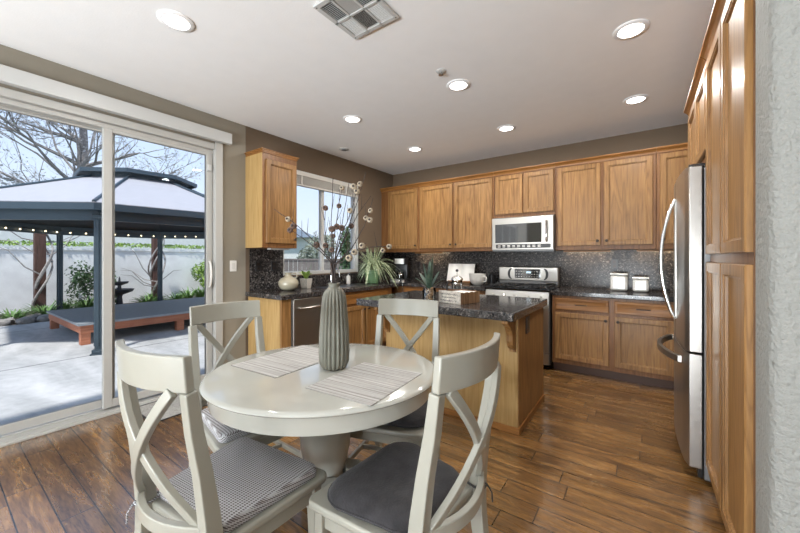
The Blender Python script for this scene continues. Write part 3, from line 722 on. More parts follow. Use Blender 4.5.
# ================================================================== dining set
TX, TY = -1.256, 1.143
t = thing('dining_table', 'round cream pedestal dining table with a glossy top', 'table', (TX, TY, 0))
R_ = 1.0
OV = Matrix.Rotation(math.radians(35.4), 3, 'Z')
def oval(prof, n=96):      # slightly oval top, as an extending round table has
    vs = [OV @ Vector(((.542+o)*math.cos(2*PI*k/n), (.492+o)*math.sin(2*PI*k/n), z)) for o, z in prof for k in range(n)]
    m = len(prof); b = B(); b.add(vs, [(i*n+k, i*n+(k+1) % n, (i+1)*n+(k+1) % n, (i+1)*n+k) for i in range(m-1) for k in range(n)]); return b
q = oval([(-.02, .728), (-.006, .731), (0, .738), (-.002, .744), (-.010, .750), (-.02, .752)])
q.f += [tuple(range(95, -1, -1)), tuple(5*96+k for k in range(96))]; q.build('tabletop', M['tablemat'], t, smooth=True)
oval([(-.045, .658), (-.030, .658), (-.026, .70), (-.026, .7275), (-.045, .7275), (-.045, .658)]).build('apron', M['tablemat'], t, smooth=True)
B().box(-.30, .30, -.04, .04, .68, .7275).box(-.04, .04, -.30, .30, .68, .7275).build('cleat', M['tablemat'], t)
B().lathe([(.10, .12), (.115, .14), (.115, .20), (.09, .22), (.085, .26), (.10, .30), (.118, .38), (.122, .45), (.115, .52), (.095, .57), (.085, .60), (.10, .615), (.11, .64), (.11, .679)], 48).build('pedestal', M['tablemat'], t, smooth=True)
for k in range(4):
    a = PI/4+k*PI/2+.06; ca, sa = math.cos(a), math.sin(a)
    pts = [(ca*r, sa*r, z) for r, z in ((.09, .25), (.16, .235), (.24, .18), (.32, .10), (.39, .055), (.43, .035))]
    B().sweep(pts, [.026]*6, [.05, .045, .04, .035, .03, .03], (-sa, ca, 0)).build('leg', M['tablemat'], t, bevel=.006)

def chair_proto():
    t = thing('dining_chair', 'cream X-back dining chair', 'chair')
    m = M['chair']
    def rr(w0, w1, y0, y1, r, n=6):
        p = []
        for cx, cy, a0 in ((w1-r, y1-r, 0), (-w1+r, y1-r, PI/2), (-w0+r, y0+r, PI), (w0-r, y0+r, 1.5*PI)):
            for i in range(n+1): a = a0+i/n*PI/2; p.append((cx+r*math.cos(a), cy+r*math.sin(a)))
        return p
    B().prism(rr(.208, .252, -.205, .225, .035), .420, .448).build('seat', m, t, bevel=.008, smooth=True, seg=3)
    b = B(); b.box(-.19, .19, .16, .18, .355, .4195); b.box(-.17, .17, -.205, -.187, .355, .4195)
    for s in (-1, 1): b.sweep([(s*.175, -.18, .387), (s*.21, .16, .387)], .009, .032, (0, 0, 1))
    b.build('apron', m, t, bevel=.003)
    for s in (-1, 1):
        B().sweep([(s*.212, .178, .4195), (s*.212, .178, .33), (s*.214, .183, .0)], [.020, .020, .014], [.020, .020, .014], (0, 1, 0)).build('leg', m, t, bevel=.004)
        z = [0, .12, .25, .36, .45, .55, .68, .80, .918]; y = [-.285, -.255, -.228, -.214, -.213, -.222, -.240, -.262, -.277]
        w = [.016, .018, .020, .022, .022, .021, .020, .019, .018]
        B().sweep([(s*(.190-.010*max(0, zz-.4)), yy, zz) for yy, zz in zip(y, z)], w, [.020, .022, .024, .026, .026, .024, .021, .019, .017], (0, 1, 0)).build('leg', m, t, bevel=.004, label='long curved rear leg rising into the back post')
    def backy(zz): 
        z = [.36, .45, .55, .68, .80, .905, 1.02]; y = [-.214, -.213, -.222, -.240, -.262, -.277, -.287]
        for i in range(len(z)-1):
            if zz <= z[i+1]: return y[i]+(y[i+1]-y[i])*(zz-z[i])/(z[i+1]-z[i])
        return y[-1]
    def bow(x, amt=.048): return -amt*(1-(x/.20)**2)
    b = B(); n = 16
    vs = []
    for i in range(n+1):
        x = -.196+.392*i/n; yb = bow(x)
        for (yo, z) in ((-.012, .918), (.012, .918), (.012, 1.020), (-.012, 1.020)): vs.append((x, backy(z)+yb+yo+.004, z))
    fs = [(i*4+k, i*4+(k+1) % 4, (i+1)*4+(k+1) % 4, (i+1)*4+k) for i in range(n) for k in range(4)]+[(3, 2, 1, 0), tuple(n*4+k for k in range(4))]
    B().add(vs, fs).build('top_rail', m, t, bevel=.004, smooth=True)
    for s in (-1, 1):
        pts = []
        for i in range(13):
            u = i/12; x = s*(-.155+.315*u); z = .922-.405*u+.018*math.sin(2*PI*u)*0
            pts.append((x, backy(z)+bow(x, .052)+s*.004-.012*math.sin(PI*u), z))
        B().sweep(pts, .016, .010, (0, 1, 0)).build('cross_slat', m, t, bevel=.003, smooth=True)
    pts = [(-.175+.35*i/10, backy(.50)+bow(-.175+.35*i/10, .066), .500) for i in range(11)]
    B().sweep(pts, .011, .020, (0, 0, 1)).build('lower_rail', m, t, bevel=.003, smooth=True)
    b = B(); 
    for s in (-1, 1): B().sweep([(s*.187, -.235, .20), (s*.212, .178, .20)], .008, .013, (0, 0, 1)).build('stretcher', m, t, bevel=.002)
    B().box(-.19, .19, -.03, -.014, .192, .214).build('stretcher', m, t, bevel=.002)
    return t
def cushion(name, label, mat, round_):
    t = thing(name, label, 'cushion', group='tied seat cushions')
    def outline(sc, z):
        w0, w1, y0, y1 = .190, .228, -.185, .190; r = .10 if round_ else .03
        w0 *= 1
        p = []
        for cx, cy, a0 in ((w1-r, y1-r, 0), (-w1+r, y1-r, PI/2), (-w0+r, y0+r, PI), (w0-r, y0+r, 1.5*PI)):
            for i in range(9): a = a0+i/8*PI/2; p.append(((cx+r*math.cos(a)), (cy+r*math.sin(a))))
        return [(x*sc, y*sc, z) for x, y in p]
    hgt = .040 if round_ else .036
    if round_: rings = [(.93, 0), (.985, .006), (1.0, .014), (1.008, .018), (1.0, .022), (.975, .032), (.90, .043), (.7, .050), (.4, .046), (.12, .038)]
    else: rings = [(.97, 0), (.995, .004), (1.0, .018), (.995, .032), (.97, .038), (.85, .040), (.5, .041), (.15, .041)]
    vs = []; n = 36
    for sc, z in rings: vs += outline(sc, z)
    fs = [(i*n+k, i*n+(k+1) % n, (i+1)*n+(k+1) % n, (i+1)*n+k) for i in range(len(rings)-1) for k in range(n)]+[tuple(range(n-1, -1, -1)), tuple((len(rings)-1)*n+k for k in range(n))]
    B().add(vs, fs).build('pad', mat, t, smooth=True)
    if round_:
        pp = [Vector(p) for p in outline(1.006, .018)]; pp.append(pp[0]); B().tube(pp, .0032, 6, cap=False).build('piping', mat, t, smooth=True)
    tm = mat if not round_ else M['rubber']
    for s in (-1, 1):
        b = B(); b.tube([(s*.165, -.175, .012), (s*.158, -.215, .010), (s*.170, -.247, .012), (s*.195, -.247, .014), (s*.212, -.222, .012), (s*.207, -.190, .012), (s*.175, -.172, .012)], .004, 6)
        b.tube([(s*.195, -.250, .012), (s*.205, -.262, -.015), (s*.20, -.266, -.045)], .003, 6)
        b.build('tie', tm, t, smooth=True)
    return t
ch = chair_proto()
CH = [((-1.224, .682), .101, 'knit', 'cream X-back dining chair with its back to the viewer and a patterned seat cushion'),
      ((-1.700, 1.020), -1.649, 'knit', 'cream X-back dining chair standing between the table and the sliding door'),
      ((-1.122, 1.515), 3.447, 'velvet', 'cream X-back dining chair between the table and the island'),
      ((-.719, 1.014), 1.511, 'velvet', 'cream X-back dining chair with a charcoal cushion, nearest the pantry side')]
ck = cushion('seat_cushion', 'grey and white patterned cushion on the chair nearest the viewer', M['knit'], False)
cv = cushion('seat_cushion', 'charcoal velvet cushion on the chair at the pantry side', M['velvet'], True)
used = {'knit': False, 'velvet': False}
CL = ['grey and white patterned cushion tied on the chair whose back faces the viewer', 'patterned cushion on the chair beside the sliding door, mostly under the tabletop',
      'dark cushion on the chair in front of the island, mostly under the tabletop', 'charcoal velvet cushion with piping on the chair at the pantry side of the table']
for i, ((x, y), rz, kind, lab) in enumerate(CH):
    if i == 0: moved(ch, (x, y, 0), rz); ch['label'] = lab; ch['group'] = 'chairs around the dining table'
    else: dup(ch, (x, y, 0), rz, lab, 'chairs around the dining table')
for i in (0, 3, 1, 2):
    (x, y), rz, kind, lab = CH[i]; src = ck if kind == 'knit' else cv
    if not used[kind]: moved(src, (x, y, .4485), rz); src['label'] = CL[i]; used[kind] = True
    else: dup(src, (x, y, .4485), rz, CL[i])
# placemats
def placemat(loc, rz, label, w=.335, d=.46):
    t = thing('placemat', label, 'placemat', loc, rz, 'woven placemats on the table')
    B().box(-w/2, w/2, -d/2, d/2, 0, .0025).build('mat', M['placemat'], t)
    return t
placemat((-1.505, 1.13, .7525), .06, 'grey striped placemat on the sliding-door side of the table, behind the vase')
placemat((-.975, 1.125, .7525), .08, 'grey striped placemat on the pantry side of the table, right of the vase', .33, .40)
# ribbed vase
VX, VY = -1.222, 1.167
t = thing('ribbed_vase', 'tall ribbed sage-grey vase standing on the dining table', 'vase', (VX, VY, .7527))
amp = lambda z: .15 if .02 < z < .36 else .0
pr = [(.050, 0), (.060, .006), (.067, .03), (.069, .08), (.066, .18), (.060, .27), (.055, .33), (.050, .358), (.041, .378), (.030, .390), (.026, .393), (.026, .400), (.029, .408), (.030, .411), (.025, .411), (.022, .400), (.022, .36), (.002, .355)]
B().lathe(pr, 144, ribs=20, amp=amp).build('body', M['vase'], t, smooth=True)
STEMS = [
  ([(-1.222,1.167,1.14),(-1.22,1.157,1.266),(-1.279,1.103,1.357),(-1.342,1.046,1.438),(-1.426,.974,1.518)],[(-1.277,1.104,1.348),(-1.381,1.019,1.471)],'long low stem reaching left toward the wall cabinet'),
  ([(-1.222,1.167,1.14),(-1.215,1.139,1.266),(-1.229,1.096,1.309),(-1.272,1.031,1.368),(-1.302,.976,1.412)],[(-1.292,.983,1.43),(-1.305,.974,1.412)],'low stem with paired pale pods at its left end'),
  ([(-1.222,1.167,1.14),(-1.25,1.172,1.265),(-1.285,1.172,1.35),(-1.307,1.181,1.451),(-1.318,1.198,1.54)],[(-1.287,1.171,1.347),(-1.318,1.198,1.54)],'left upright stem with two brown pods in front of the window mullion'),
  ([(-1.222,1.167,1.14),(-1.235,1.171,1.265),(-1.238,1.181,1.393),(-1.225,1.202,1.543),(-1.22,1.218,1.634)],[(-1.242,1.178,1.393),(-1.225,1.202,1.543),(-1.22,1.218,1.634)],'central upright stem with three pods one above the other'),
  ([(-1.222,1.167,1.14),(-1.212,1.156,1.266),(-1.174,1.165,1.39),(-1.117,1.187,1.527),(-1.091,1.187,1.604)],[(-1.129,1.179,1.51),(-1.091,1.187,1.597),(-1.103,1.179,1.62),(-1.08,1.195,1.632)],'tallest stem with a cluster of pale pods near its tip'),
  ([(-1.222,1.167,1.14),(-1.238,1.187,1.265),(-1.219,1.231,1.375),(-1.179,1.29,1.509),(-1.142,1.348,1.605)],[(-1.208,1.27,1.448)],'bare-tipped stem leaning right with one brown pod'),
  ([(-1.222,1.167,1.14),(-1.212,1.169,1.256),(-1.145,1.21,1.333),(-1.094,1.24,1.439),(-1.056,1.262,1.574)],[(-1.087,1.246,1.478),(-1.071,1.257,1.468),(-1.066,1.255,1.513)],'stem leaning right with three pale pods near the brown wall'),
  ([(-1.222,1.167,1.14),(-1.198,1.142,1.256),(-1.142,1.139,1.266),(-1.072,1.146,1.312),(-1.004,1.151,1.352)],[(-1.09,1.133,1.285),(-1.07,1.147,1.312),(-1.019,1.141,1.34)],'short low stem with three pods reaching right'),
  ([(-1.222,1.167,1.14),(-1.227,1.177,1.256),(-1.166,1.232,1.315),(-1.092,1.297,1.34),(-1.017,1.363,1.345)],[(-1.054,1.337,1.322),(-1.029,1.354,1.342)],'long low stem reaching right with two pale pods over the spider plant'),
  ([(-1.222,1.167,1.14),(-1.217,1.147,1.266),(-1.202,1.133,1.347),(-1.191,1.117,1.454),(-1.168,1.108,1.656)],[(-1.203,1.133,1.323),(-1.187,1.119,1.421)],'thin upright stem with two brown pods low down'),
  ([(-1.222,1.167,1.14),(-1.227,1.171,1.265),(-1.215,1.185,1.373),(-1.199,1.203,1.462),(-1.178,1.224,1.659)],[(-1.223,1.186,1.439),(-1.203,1.2,1.432)],'thin upright stem with two brown pods side by side'),
  ([(-1.222,1.167,1.14),(-1.233,1.176,1.265),(-1.198,1.216,1.394),(-1.154,1.263,1.574),(-1.13,1.295,1.716)],[],'tall bare twig leaning right without pods'),
]

rng = random.Random(11)
light_cut = 238
for pts, pods, l in STEMS:
    t = thing('pod_stem', 'dark '+l.replace('stem', 'twig', 1), 'branch', (VX, VY, 1.14), 0, 'dark twigs with round pods in the ribbed vase')
    o0 = Vector((VX, VY, 1.14)); ax_, ay_ = rng.uniform(-.012, .012), rng.uniform(-.012, .012)
    pp = [Vector((ax_*.3, ay_*.3, -.32)), Vector((ax_, ay_, .0))]+[Vector(p)-o0 for p in pts[1:]]
    fine = []
    for i in range(len(pp)-1):
        for k in range(4): fine.append(pp[i].lerp(pp[i+1], k/4)+Vector((rng.uniform(-.002, .002), rng.uniform(-.002, .002), 0))*(1 if (i or k) else 0))
    fine.append(pp[-1]); m = len(fine)
    b = B(); b.tube(fine, [.0042-.0030*i/(m-1) for i in range(m)], 6)
    for k in range(3):
        q = fine[int(m*(.55+.13*k))]; d = Vector((rng.uniform(-1, 1), rng.uniform(-1, 1), 1.6)).normalized()
        b.tube([q, q+d*.025+Vector((0, 0, .01)), q+d*.05+Vector((0, 0, .03))], [.0016, .0012, .0006], 5)
    b.build('twig', M['twig'], t, smooth=True)
    for j, p in enumerate(pods):
        px = Vector(p)-o0; pale = p[0] < -1.33 or p[0] > -1.145 or p[2] > 1.59
        r = rng.uniform(.0125, .0165)
        b = B(); b.ico(px, r, 2, jit=.08, rng=rng)
        o = b.build('pod', M['pod' if pale else 'pod_dark'], t, smooth=True)
        B().lathe([(r*.42, 0), (r*.3, .003), (.001, .0035)], 10, px+Vector((.4, -.9, .1)).normalized()*(r*.9), axis=Vector((.4, -.9, .1)).to_track_quat('Z', 'Y').to_matrix()).build('pod_eye', M['twig'], o)

# ================================================================== things on the sink counter
CT = .9145
t = thing('jug', 'round cream glazed jug with a small neck handle on the sink counter', 'jug', (-3.30, 2.44, CT))
B().lathe([(.045, 0), (.06, .003), (.095, .03), (.112, .07), (.110, .105), (.085, .14), (.05, .155), (.037, .165), (.035, .185), (.043, .20), (.045, .205), (.036, .204), (.028, .185), (.001, .17)], 40).build('body', M['cream_cer'], t, smooth=True)
B().tube([(.030, .030, .19), (.055, .055, .195), (.068, .068, .175), (.065, .065, .15), (.050, .050, .145)], .007, 8).build('handle', M['cream_cer'], t, smooth=True)
def square_pot(t):
    B().add([(-.042, -.042, 0), (.042, -.042, 0), (.042, .042, 0), (-.042, .042, 0), (-.055, -.055, .12), (.055, -.055, .12), (.055, .055, .12), (-.055, .055, .12), (-.048, -.048, .12), (.048, -.048, .12), (.048, .048, .12), (-.048, .048, .12), (-.046, -.046, .10), (.046, -.046, .10), (.046, .046, .10), (-.046, .046, .10)],
            [(3, 2, 1, 0)]+[(i+a, (i+1) % 4+a, (i+1) % 4+a+4, i+a+4) for a in (0, 4, 8) for i in range(4)]+[(12, 13, 14, 15)]).build('pot', M['terra'], t, bevel=.003)
t = thing('orchid_plant', 'small leafy orchid in a square speckled pot by the sink window', 'plant', (-3.36, 2.74, CT), .3)
square_pot(t)
def blade(b, base, d, length, width, droop, up, n=7, hd=.35):
    """a folded leaf with real thickness; d is its horizontal heading"""
    d = Vector((d[0], d[1], 0)).normalized(); s = Vector((-d.y, d.x, 0)); base = Vector(base); top = []; bot = []; left = []; right = []
    vs = []
    for i in range(n+1):
        u = i/n; c = base+d*(length*(u*math.cos(up)+droop*hd*u*u))+Vector((0, 0, length*(u*math.sin(up)-droop*u*u)))
        w = width*(math.sin(PI*min(1, u*.85+.15))**.7)*.5+.0004
        th = max(.0006, width*.06)
        vs += [c-s*w+Vector((0, 0, w*.35)), c+Vector((0, 0, -th)), c+s*w+Vector((0, 0, w*.35)), c+Vector((0, 0, th))]
    fs = [(i*4+k, i*4+(k+1) % 4, (i+1)*4+(k+1) % 4, (i+1)*4+k) for i in range(n) for k in range(4)]+[(3, 2, 1, 0), tuple(n*4+k for k in range(4))]
    b.add(vs, fs)
b = B()
for k in range(7): a = k*2.4; blade(b, (0, 0, .10), (math.cos(a), math.sin(a)), .15+.03*(k % 3), .05, .35, 1.15)
b.build('leaves', M['leaf_bright'], t, smooth=True)
b = B(); b.tube([(0, 0, .10), (.01, .02, .2), (.03, .06, .27), (.02, .11, .31)], [.003, .0025, .002, .001], 6); b.build('stem', M['leaf_dark'], t, smooth=True)
# faucet + sink + soap
t = thing('faucet', 'curved chrome kitchen faucet behind the sink', 'faucet', (-3.43, 3.22, CT))
B().lathe([(.028, 0), (.028, .008), (.020, .012), (.018, .05), (.014, .055)], 20).build('base', M['chrome'], t, smooth=True)
pts = [(0, 0, .05), (0, 0, .13)]+[(.095-.095*math.cos(a), -.03*math.sin(a/2), .15+.085*math.sin(a)) for a in [PI*i/10 for i in range(11)]]+[(.192, -.03, .12)]
B().tube(pts, .011, 10).build('spout', M['chrome'], t, smooth=True)
B().tube([(0, .018, .04), (0, .05, .055), (0, .085, .08)], [.008, .007, .006], 8).build('lever', M['chrome'], t, smooth=True)
t = thing('kitchen_sink', 'black drop-in double sink with a raised rim under the window', 'sink', (-3.21, 3.30, CT))
b = B(); b.box(-.17, .20, -.40, .40, 0, .004).build('rim', M['steel'], t, bevel=.002)
B().box(-.15, .18, -.385, -.012, .0042, .0052).box(-.15, .18, .012, .385, .0042, .0052).build('basin', M['black'], t)
t = thing('soap_bottle', 'small white soap bottle beside the faucet', 'bottle', (-3.44, 3.56, CT))
B().lathe([(.026, 0), (.03, .004), (.03, .10), (.024, .115), (.012, .12), (.012, .13)], 20).build('body', M['white_cer'], t, smooth=True)
B().tube([(0, 0, .13), (0, 0, .15), (.03, 0, .152)], .005, 8).build('pump', M['chrome'], t, smooth=True)
# spider plant
t = thing('spider_plant', 'variegated spider plant in a green pot in the counter corner', 'plant', (-3.25, 3.87, CT))
B().lathe([(.085, 0), (.09, .004), (.118, .145), (.128, .15), (.130, .19), (.122, .192), (.112, .17), (.001, .165)], 36).build('pot', M['greenpot'], t, smooth=True)
b = B(); r2 = random.Random(3)
for k in range(150):
    a = r2.uniform(0, 2*PI); up = r2.uniform(1.0, 1.5); dr_ = r2.choice([r2.uniform(.12, .5), r2.uniform(.6, 1.35), r2.uniform(.6, 1.35)]); L = r2.uniform(.42, .68) if dr_ > .55 else r2.uniform(.38, .55)
    if math.cos(a) < .1: L = min(L, .23/(math.cos(up)+dr_*.22))
    blade(b, (math.cos(a)*r2.uniform(0, .05), math.sin(a)*.03, .165), (math.cos(a), math.sin(a)), L, .017, dr_, up, 9, hd=.22)
b.build('leaves', M['spider'], t, smooth=True)
# coffee maker
t = thing('coffee_maker', 'black drip coffee maker with a steel panel in the back corner', 'coffee maker', (-3.22, 4.56, CT), .35)
B().box(-.10, .10, -.12, .12, 0, .03).build('base', M['black'], t, bevel=.008)
B().box(-.10, .10, .03, .12, .0305, .27).build('tower', M['black'], t, bevel=.008)
B().box(-.10, .10, -.11, .12, .2705, .37).build('head', M['black'], t, bevel=.012)
B().box(-.075, .075, -.118, -.1105, .275, .36).build('front_panel', M['steel'], t, bevel=.004)
B().lathe([(.05, .032), (.06, .04), (.065, .09), (.06, .14), (.045, .16), (.045, .165), (.002, .166)], 24, (0, -.05, 0)).build('carafe', M['jar'], t, smooth=True)
t = thing('serving_tray', 'black round tray with upright sides in front of the coffee maker', 'tray', (-2.98, 4.20, CT), .2)
b = B(); b.lathe([(.15, 0), (.15, .008), (.001, .008)], 36)
b.lathe([(.152, .045), (.158, .045), (.158, .055), (.152, .055), (.152, .045)], 36, cap=False)
for k in range(18): a = k/18*2*PI; b.tube([(.153*math.cos(a), .153*math.sin(a), .004), (.153*math.cos(a), .153*math.sin(a), .05)], .003, 6)
b.build('tray', M['black'], t, smooth=True)
for k, (dx, dy, l) in enumerate([(-.10, -.075, 'left end of the row'), (-.035, -.11, 'second from the left'), (.035, -.11, 'third from the left'), (.10, -.075, 'right end of the row')]):
    c = thing('cup', 'small white cup on the black tray by the coffee maker, '+l, 'cup', (-2.98+dx, 4.20+dy, CT+.0085), k, 'white cups on the black tray')
    B().lathe([(.016, 0), (.020, .002), (.027, .045), (.024, .045), (.018, .006), (.001, .005)], 20).build('body', M['white_cer'], c, smooth=True)
    B().tube([(.024, 0, .036), (.036, 0, .034), (.036, 0, .018), (.021, 0, .014)], .003, 6).build('handle', M['white_cer'], c, smooth=True)
t = thing('sugar_jar', 'clear glass jar with a pointed lid on the black tray', 'jar', (-3.02, 4.26, CT+.0085))
B().lathe([(.045, 0), (.05, .004), (.05, .08), (.04, .092), (.04, .098)], 24).build('body', M['jar'], t, smooth=True)
B().lathe([(.042, .0), (.045, .004), (.04, .02), (.015, .032), (.008, .04), (.012, .048), (.002, .054)], 20, (0, 0, .0985)).build('lid', M['chrome'], t, smooth=True)
# open cookbook on a wooden stand
t = thing('cookbook', 'open white cookbook propped up on the back counter', 'book', (-2.17, 4.60, CT+.03), .05)
def page(b, s):
    n = 8; vs = []
    for i in range(n+1):
        u = i/n; x = s*.205*u; y = -.040*math.sin(PI*min(1, u*.95+.02))+.015*(u < .01)
        for z, dy in ((0, -.05), (.255, .03)):
            vs += [(x, y+dy, z), (x, y+dy+.010, z)]
    fs = []
    for i in range(n):
        o = i*4
        fs += [(o, o+4, o+6, o+2), (o+1, o+3, o+7, o+5), (o, o+1, o+5, o+4), (o+2, o+6, o+7, o+3)]
    fs += [(0, 2, 3, 1), (n*4, n*4+1, n*4+3, n*4+2)]
    b.add(vs, fs)
for s in (-1, 1):
    b = B(); page(b, s); b.build('page_block', M['paper'], t, smooth=True)
t = thing('book_stand', 'wooden cookbook stand under the open cookbook', 'stand', (-2.17, 4.60, CT), .05)
B().box(-.17, .17, -.09, .05, 0, .018).build('base', M['crate'], t, bevel=.003)
B().box(-.17, .17, -.095, -.075, .019, .042).build('ledge', M['wood_h'], t, bevel=.003)
B().add([(-.12, .012, .019), (.12, .012, .019), (.12, .085, .24), (-.12, .085, .24), (-.12, .022, .019), (.12, .022, .019), (.12, .095, .24), (-.12, .095, .24)],
        [(0, 1, 2, 3), (7, 6, 5, 4), (0, 4, 5, 1), (2, 6, 7, 3), (1, 5, 6, 2), (0, 3, 7, 4)]).build('back_board', M['crate'], t)
t = thing('batter_bowl', 'large white fluted ceramic bowl with a handle beside the cookbook', 'bowl', (-1.84, 4.42, CT), -.4)
B().lathe([(.05, 0), (.06, .004), (.085, .03), (.105, .08), (.112, .14), (.116, .155), (.106, .152), (.098, .08), (.06, .02), (.001, .015)], 120, ribs=20, amp=lambda z: .06 if .02 < z < .13 else 0).build('body', M['white_cer'], t, smooth=True)
B().tube([(.104, 0, .12), (.145, 0, .125), (.165, 0, .10), (.155, 0, .06), (.10, 0, .045)], .010, 8).build('handle', M['white_cer'], t, smooth=True)
t = thing('mug', 'black mug behind the white bowl, left of the range', 'mug', (-1.70, 4.60, CT), .3)
B().lathe([(.045, 0), (.05, .004), (.052, .14), (.047, .14), (.044, .01), (.001, .008)], 28).build('body', M['black'], t, smooth=True)
B().tube([(.049, 0, .11), (.085, 0, .105), (.085, 0, .045), (.049, 0, .035)], .007, 8).build('handle', M['black'], t, smooth=True)
t = thing('canister', 'larger white square canister on the right counter', 'canister', (-.215, 4.60, CT))
def canister(t, w, h):
    B().box(-w/2, w/2, -w/2, w/2, 0, h-.02).build('body', M['white_cer'], t, bevel=.03, seg=5)
    B().box(-w/2-.002, w/2+.002, -w/2-.002, w/2+.002, h-.0195, h).build('lid', M['white_cer'], t, bevel=.008)
    
canister(t, .165, .20)
t = thing('canister', 'smaller white square canister beside the fridge end of the right counter', 'canister', (-.015, 4.57, CT)); canister(t, .145, .165)

# ================================================================== things on the island
t = thing('succulent_jar', 'snake plant rooted in a glass jar of corks on the island', 'plant', (-1.43, 2.43, CT))
B().lathe([(.050, 0), (.056, .004), (.058, .10), (.052, .11), (.052, .125), (.048, .125), (.048, .11), (.052, .10), (.050, .008), (.001, .006)], 32).build('jar', M['jar'], t, smooth=True)
b = B(); r3 = random.Random(5)
for k in range(26): a = r3.uniform(0, 6.28); q = r3.uniform(0, .036); b.ico((q*math.cos(a), q*math.sin(a), .02+.11*k/26), .014, 1, (1, 1, .8))
b.build('corks', M['cork'], t, smooth=True)['kind'] = 'stuff'
b = B()
for k, (a, L, up, dr) in enumerate([(0, .27, 1.5, .0), (2.0, .24, 1.42, .02), (4.1, .22, 1.38, .02), (1.0, .17, 1.1, .06), (2.9, .18, .95, .1), (5.2, .17, 1.0, .08), (3.6, .14, .8, .12), (.4, .14, .75, .1)]):
    blade(b, (.012*math.cos(a), .012*math.sin(a), .12), (math.cos(a), math.sin(a)), L, .040, dr, up, 8)
b.build('leaves', M['snake'], t, smooth=True)
t = thing('french_press', 'glass and steel french press standing on the island', 'coffee press', (-1.36, 2.80, CT), .9)
B().lathe([(.045, .012), (.047, .014), (.047, .165), (.050, .17), (.046, .17), (.044, .016), (.001, .014)], 32).build('beaker', M['jar'], t, smooth=True)
b = B(); b.lathe([(.052, 0), (.052, .011), (.001, .0112)], 32); b.lathe([(.0485, .045), (.0505, .045), (.0505, .055), (.0485, .055), (.0485, .045)], 32, cap=False); b.lathe([(.0485, .14), (.0505, .14), (.0505, .152), (.0485, .152), (.0485, .14)], 32, cap=False)
for k in range(4): a = k*PI/2+.4; b.tube([(.05*math.cos(a), .05*math.sin(a), .005), (.05*math.cos(a), .05*math.sin(a), .15)], .0035, 6)
b.build('frame', M['chrome'], t, smooth=True)
B().lathe([(.053, .171), (.055, .175), (.05, .19), (.02, .21), (.001, .212)], 28).build('lid', M['chrome'], t, smooth=True)
b = B(); b.tube([(0, 0, .211), (0, 0, .245)], .003, 8); b.build('plunger_rod', M['chrome'], t)
B().ico((0, 0, .258), .014, 2).build('plunger_knob', M['black'], t, smooth=True)
B().tube([(-.050, 0, .15), (-.085, 0, .16), (-.10, 0, .12), (-.095, 0, .06), (-.075, 0, .035), (-.05, 0, .03)], .0085, 8).build('handle', M['black'], t, smooth=True)
t = thing('wooden_crate', 'small slatted wooden crate with a handwritten white front on the island', 'crate', (-1.17, 2.47, CT), -.25)
# local: front runs to -x, side runs to +y
B().box(-.235, -.002, 0, .008, .0, .102).build('front_board', M['spring'], t, bevel=.002)
b = B(); b.box(-.235, -.227, .0085, .25, 0, .095).box(-.226, -.010, .242, .25, 0, .095).box(-.226, -.010, .0085, .2415, 0, .008); b.build('box_sides', M['crate'], t, bevel=.001)
b = B()
for k in range(8): b.box(-.0095, -.0012, .0085+k*.0305, .037+k*.0305, 0, .094-.004*(k % 2))
b.build('slatted_side', M['crate'], t, bevel=.002)
b = B(); r4 = random.Random(8)
for row, (x0_, x1_) in enumerate([(-.215, -.03), (-.20, -.05), (-.215, -.04)]):
    z = .075-.026*row; pts = []; n = 60
    for i in range(n+1):
        u = i/n; x = x0_+(x1_-x0_)*u
        pts.append((x+.0035*math.sin(u*70), -.0012, z+.007*math.sin(u*62+row)*(.5+.5*math.sin(u*17+row*2))))
    b.tube(pts, .0016, 5)
b.build('handwriting', M['ink'], t)
B().box(-.185, -.012, .015, .235, .055, .088).build('paper_napkins', M['paper'], t, bevel=.004)

# door mat
t = thing('door_mat', 'pale woven mat with dark edging in front of the sliding door', 'mat', (-3.31, 1.42, .0005))
B().box(-.215, .215, -.37, .37, 0, .007).build('weave', M['mat'], t)
b = B(); b.box(-.225, .225, -.38, -.3705, 0, .009).box(-.225, .225, .3705, .38, 0, .009).box(.2155, .225, -.37, .37, 0, .009).box(-.225, -.2155, -.37, .37, 0, .009); b.build('binding', M['mat_edge'], t)

# ================================================================== outside
G = -.10
struct(B().box(-10.6, -3.72, -6, 13, G-.1, G).build('patio', M['patio']), 'pale brushed concrete patio with dark joints', 'patio')
struct(B().box(-13.0, -10.61, -6, 13, G-.1, G-.01).build('garden_bed', M['soil']), 'soil bed along the garden wall', 'garden bed')
struct(B().box(-60, -13.26, -30, 45, G-.3, G-.05).box(-13.2, -3.72, 13.01, 30, G-.3, G-.05).build('ground', M['leaf_dark']), 'ground beyond the garden wall', 'ground')
b = B(); b.box(-13.2, -13.0, -6, 9.0, G-.1, 1.50).box(-13.23, -12.97, -6, 9.0, 1.50, 1.56)
struct(b.build('garden_wall', M['garden_wall']), 'white stucco garden wall behind the gazebo', 'wall')
# wall-top creeper
b = B(); r5 = random.Random(21)
def leaf(b, c, s, r):
    d = Vector((r.uniform(-1, 1), r.uniform(-1, 1), r.uniform(-.4, 1))).normalized(); a_ = d.orthogonal().normalized(); w = d.cross(a_)
    c = Vector(c); b.add([c-a_*s*.45, c+d*s-w*.02*s, c+a_*s*.45, c-d*s], [(0, 1, 2, 3)])
for k in range(1500): leaf(b, (-13.1+r5.uniform(-.12, .2), r5.uniform(-1.2, 7), 1.655+r5.uniform(-.03, .08)), r5.uniform(.03, .06), r5)
tag(b.build('creeper', M['leaf_bright'], fixn=False), 'low green creeper growing along the top of the garden wall', 'creeper', kind='stuff')

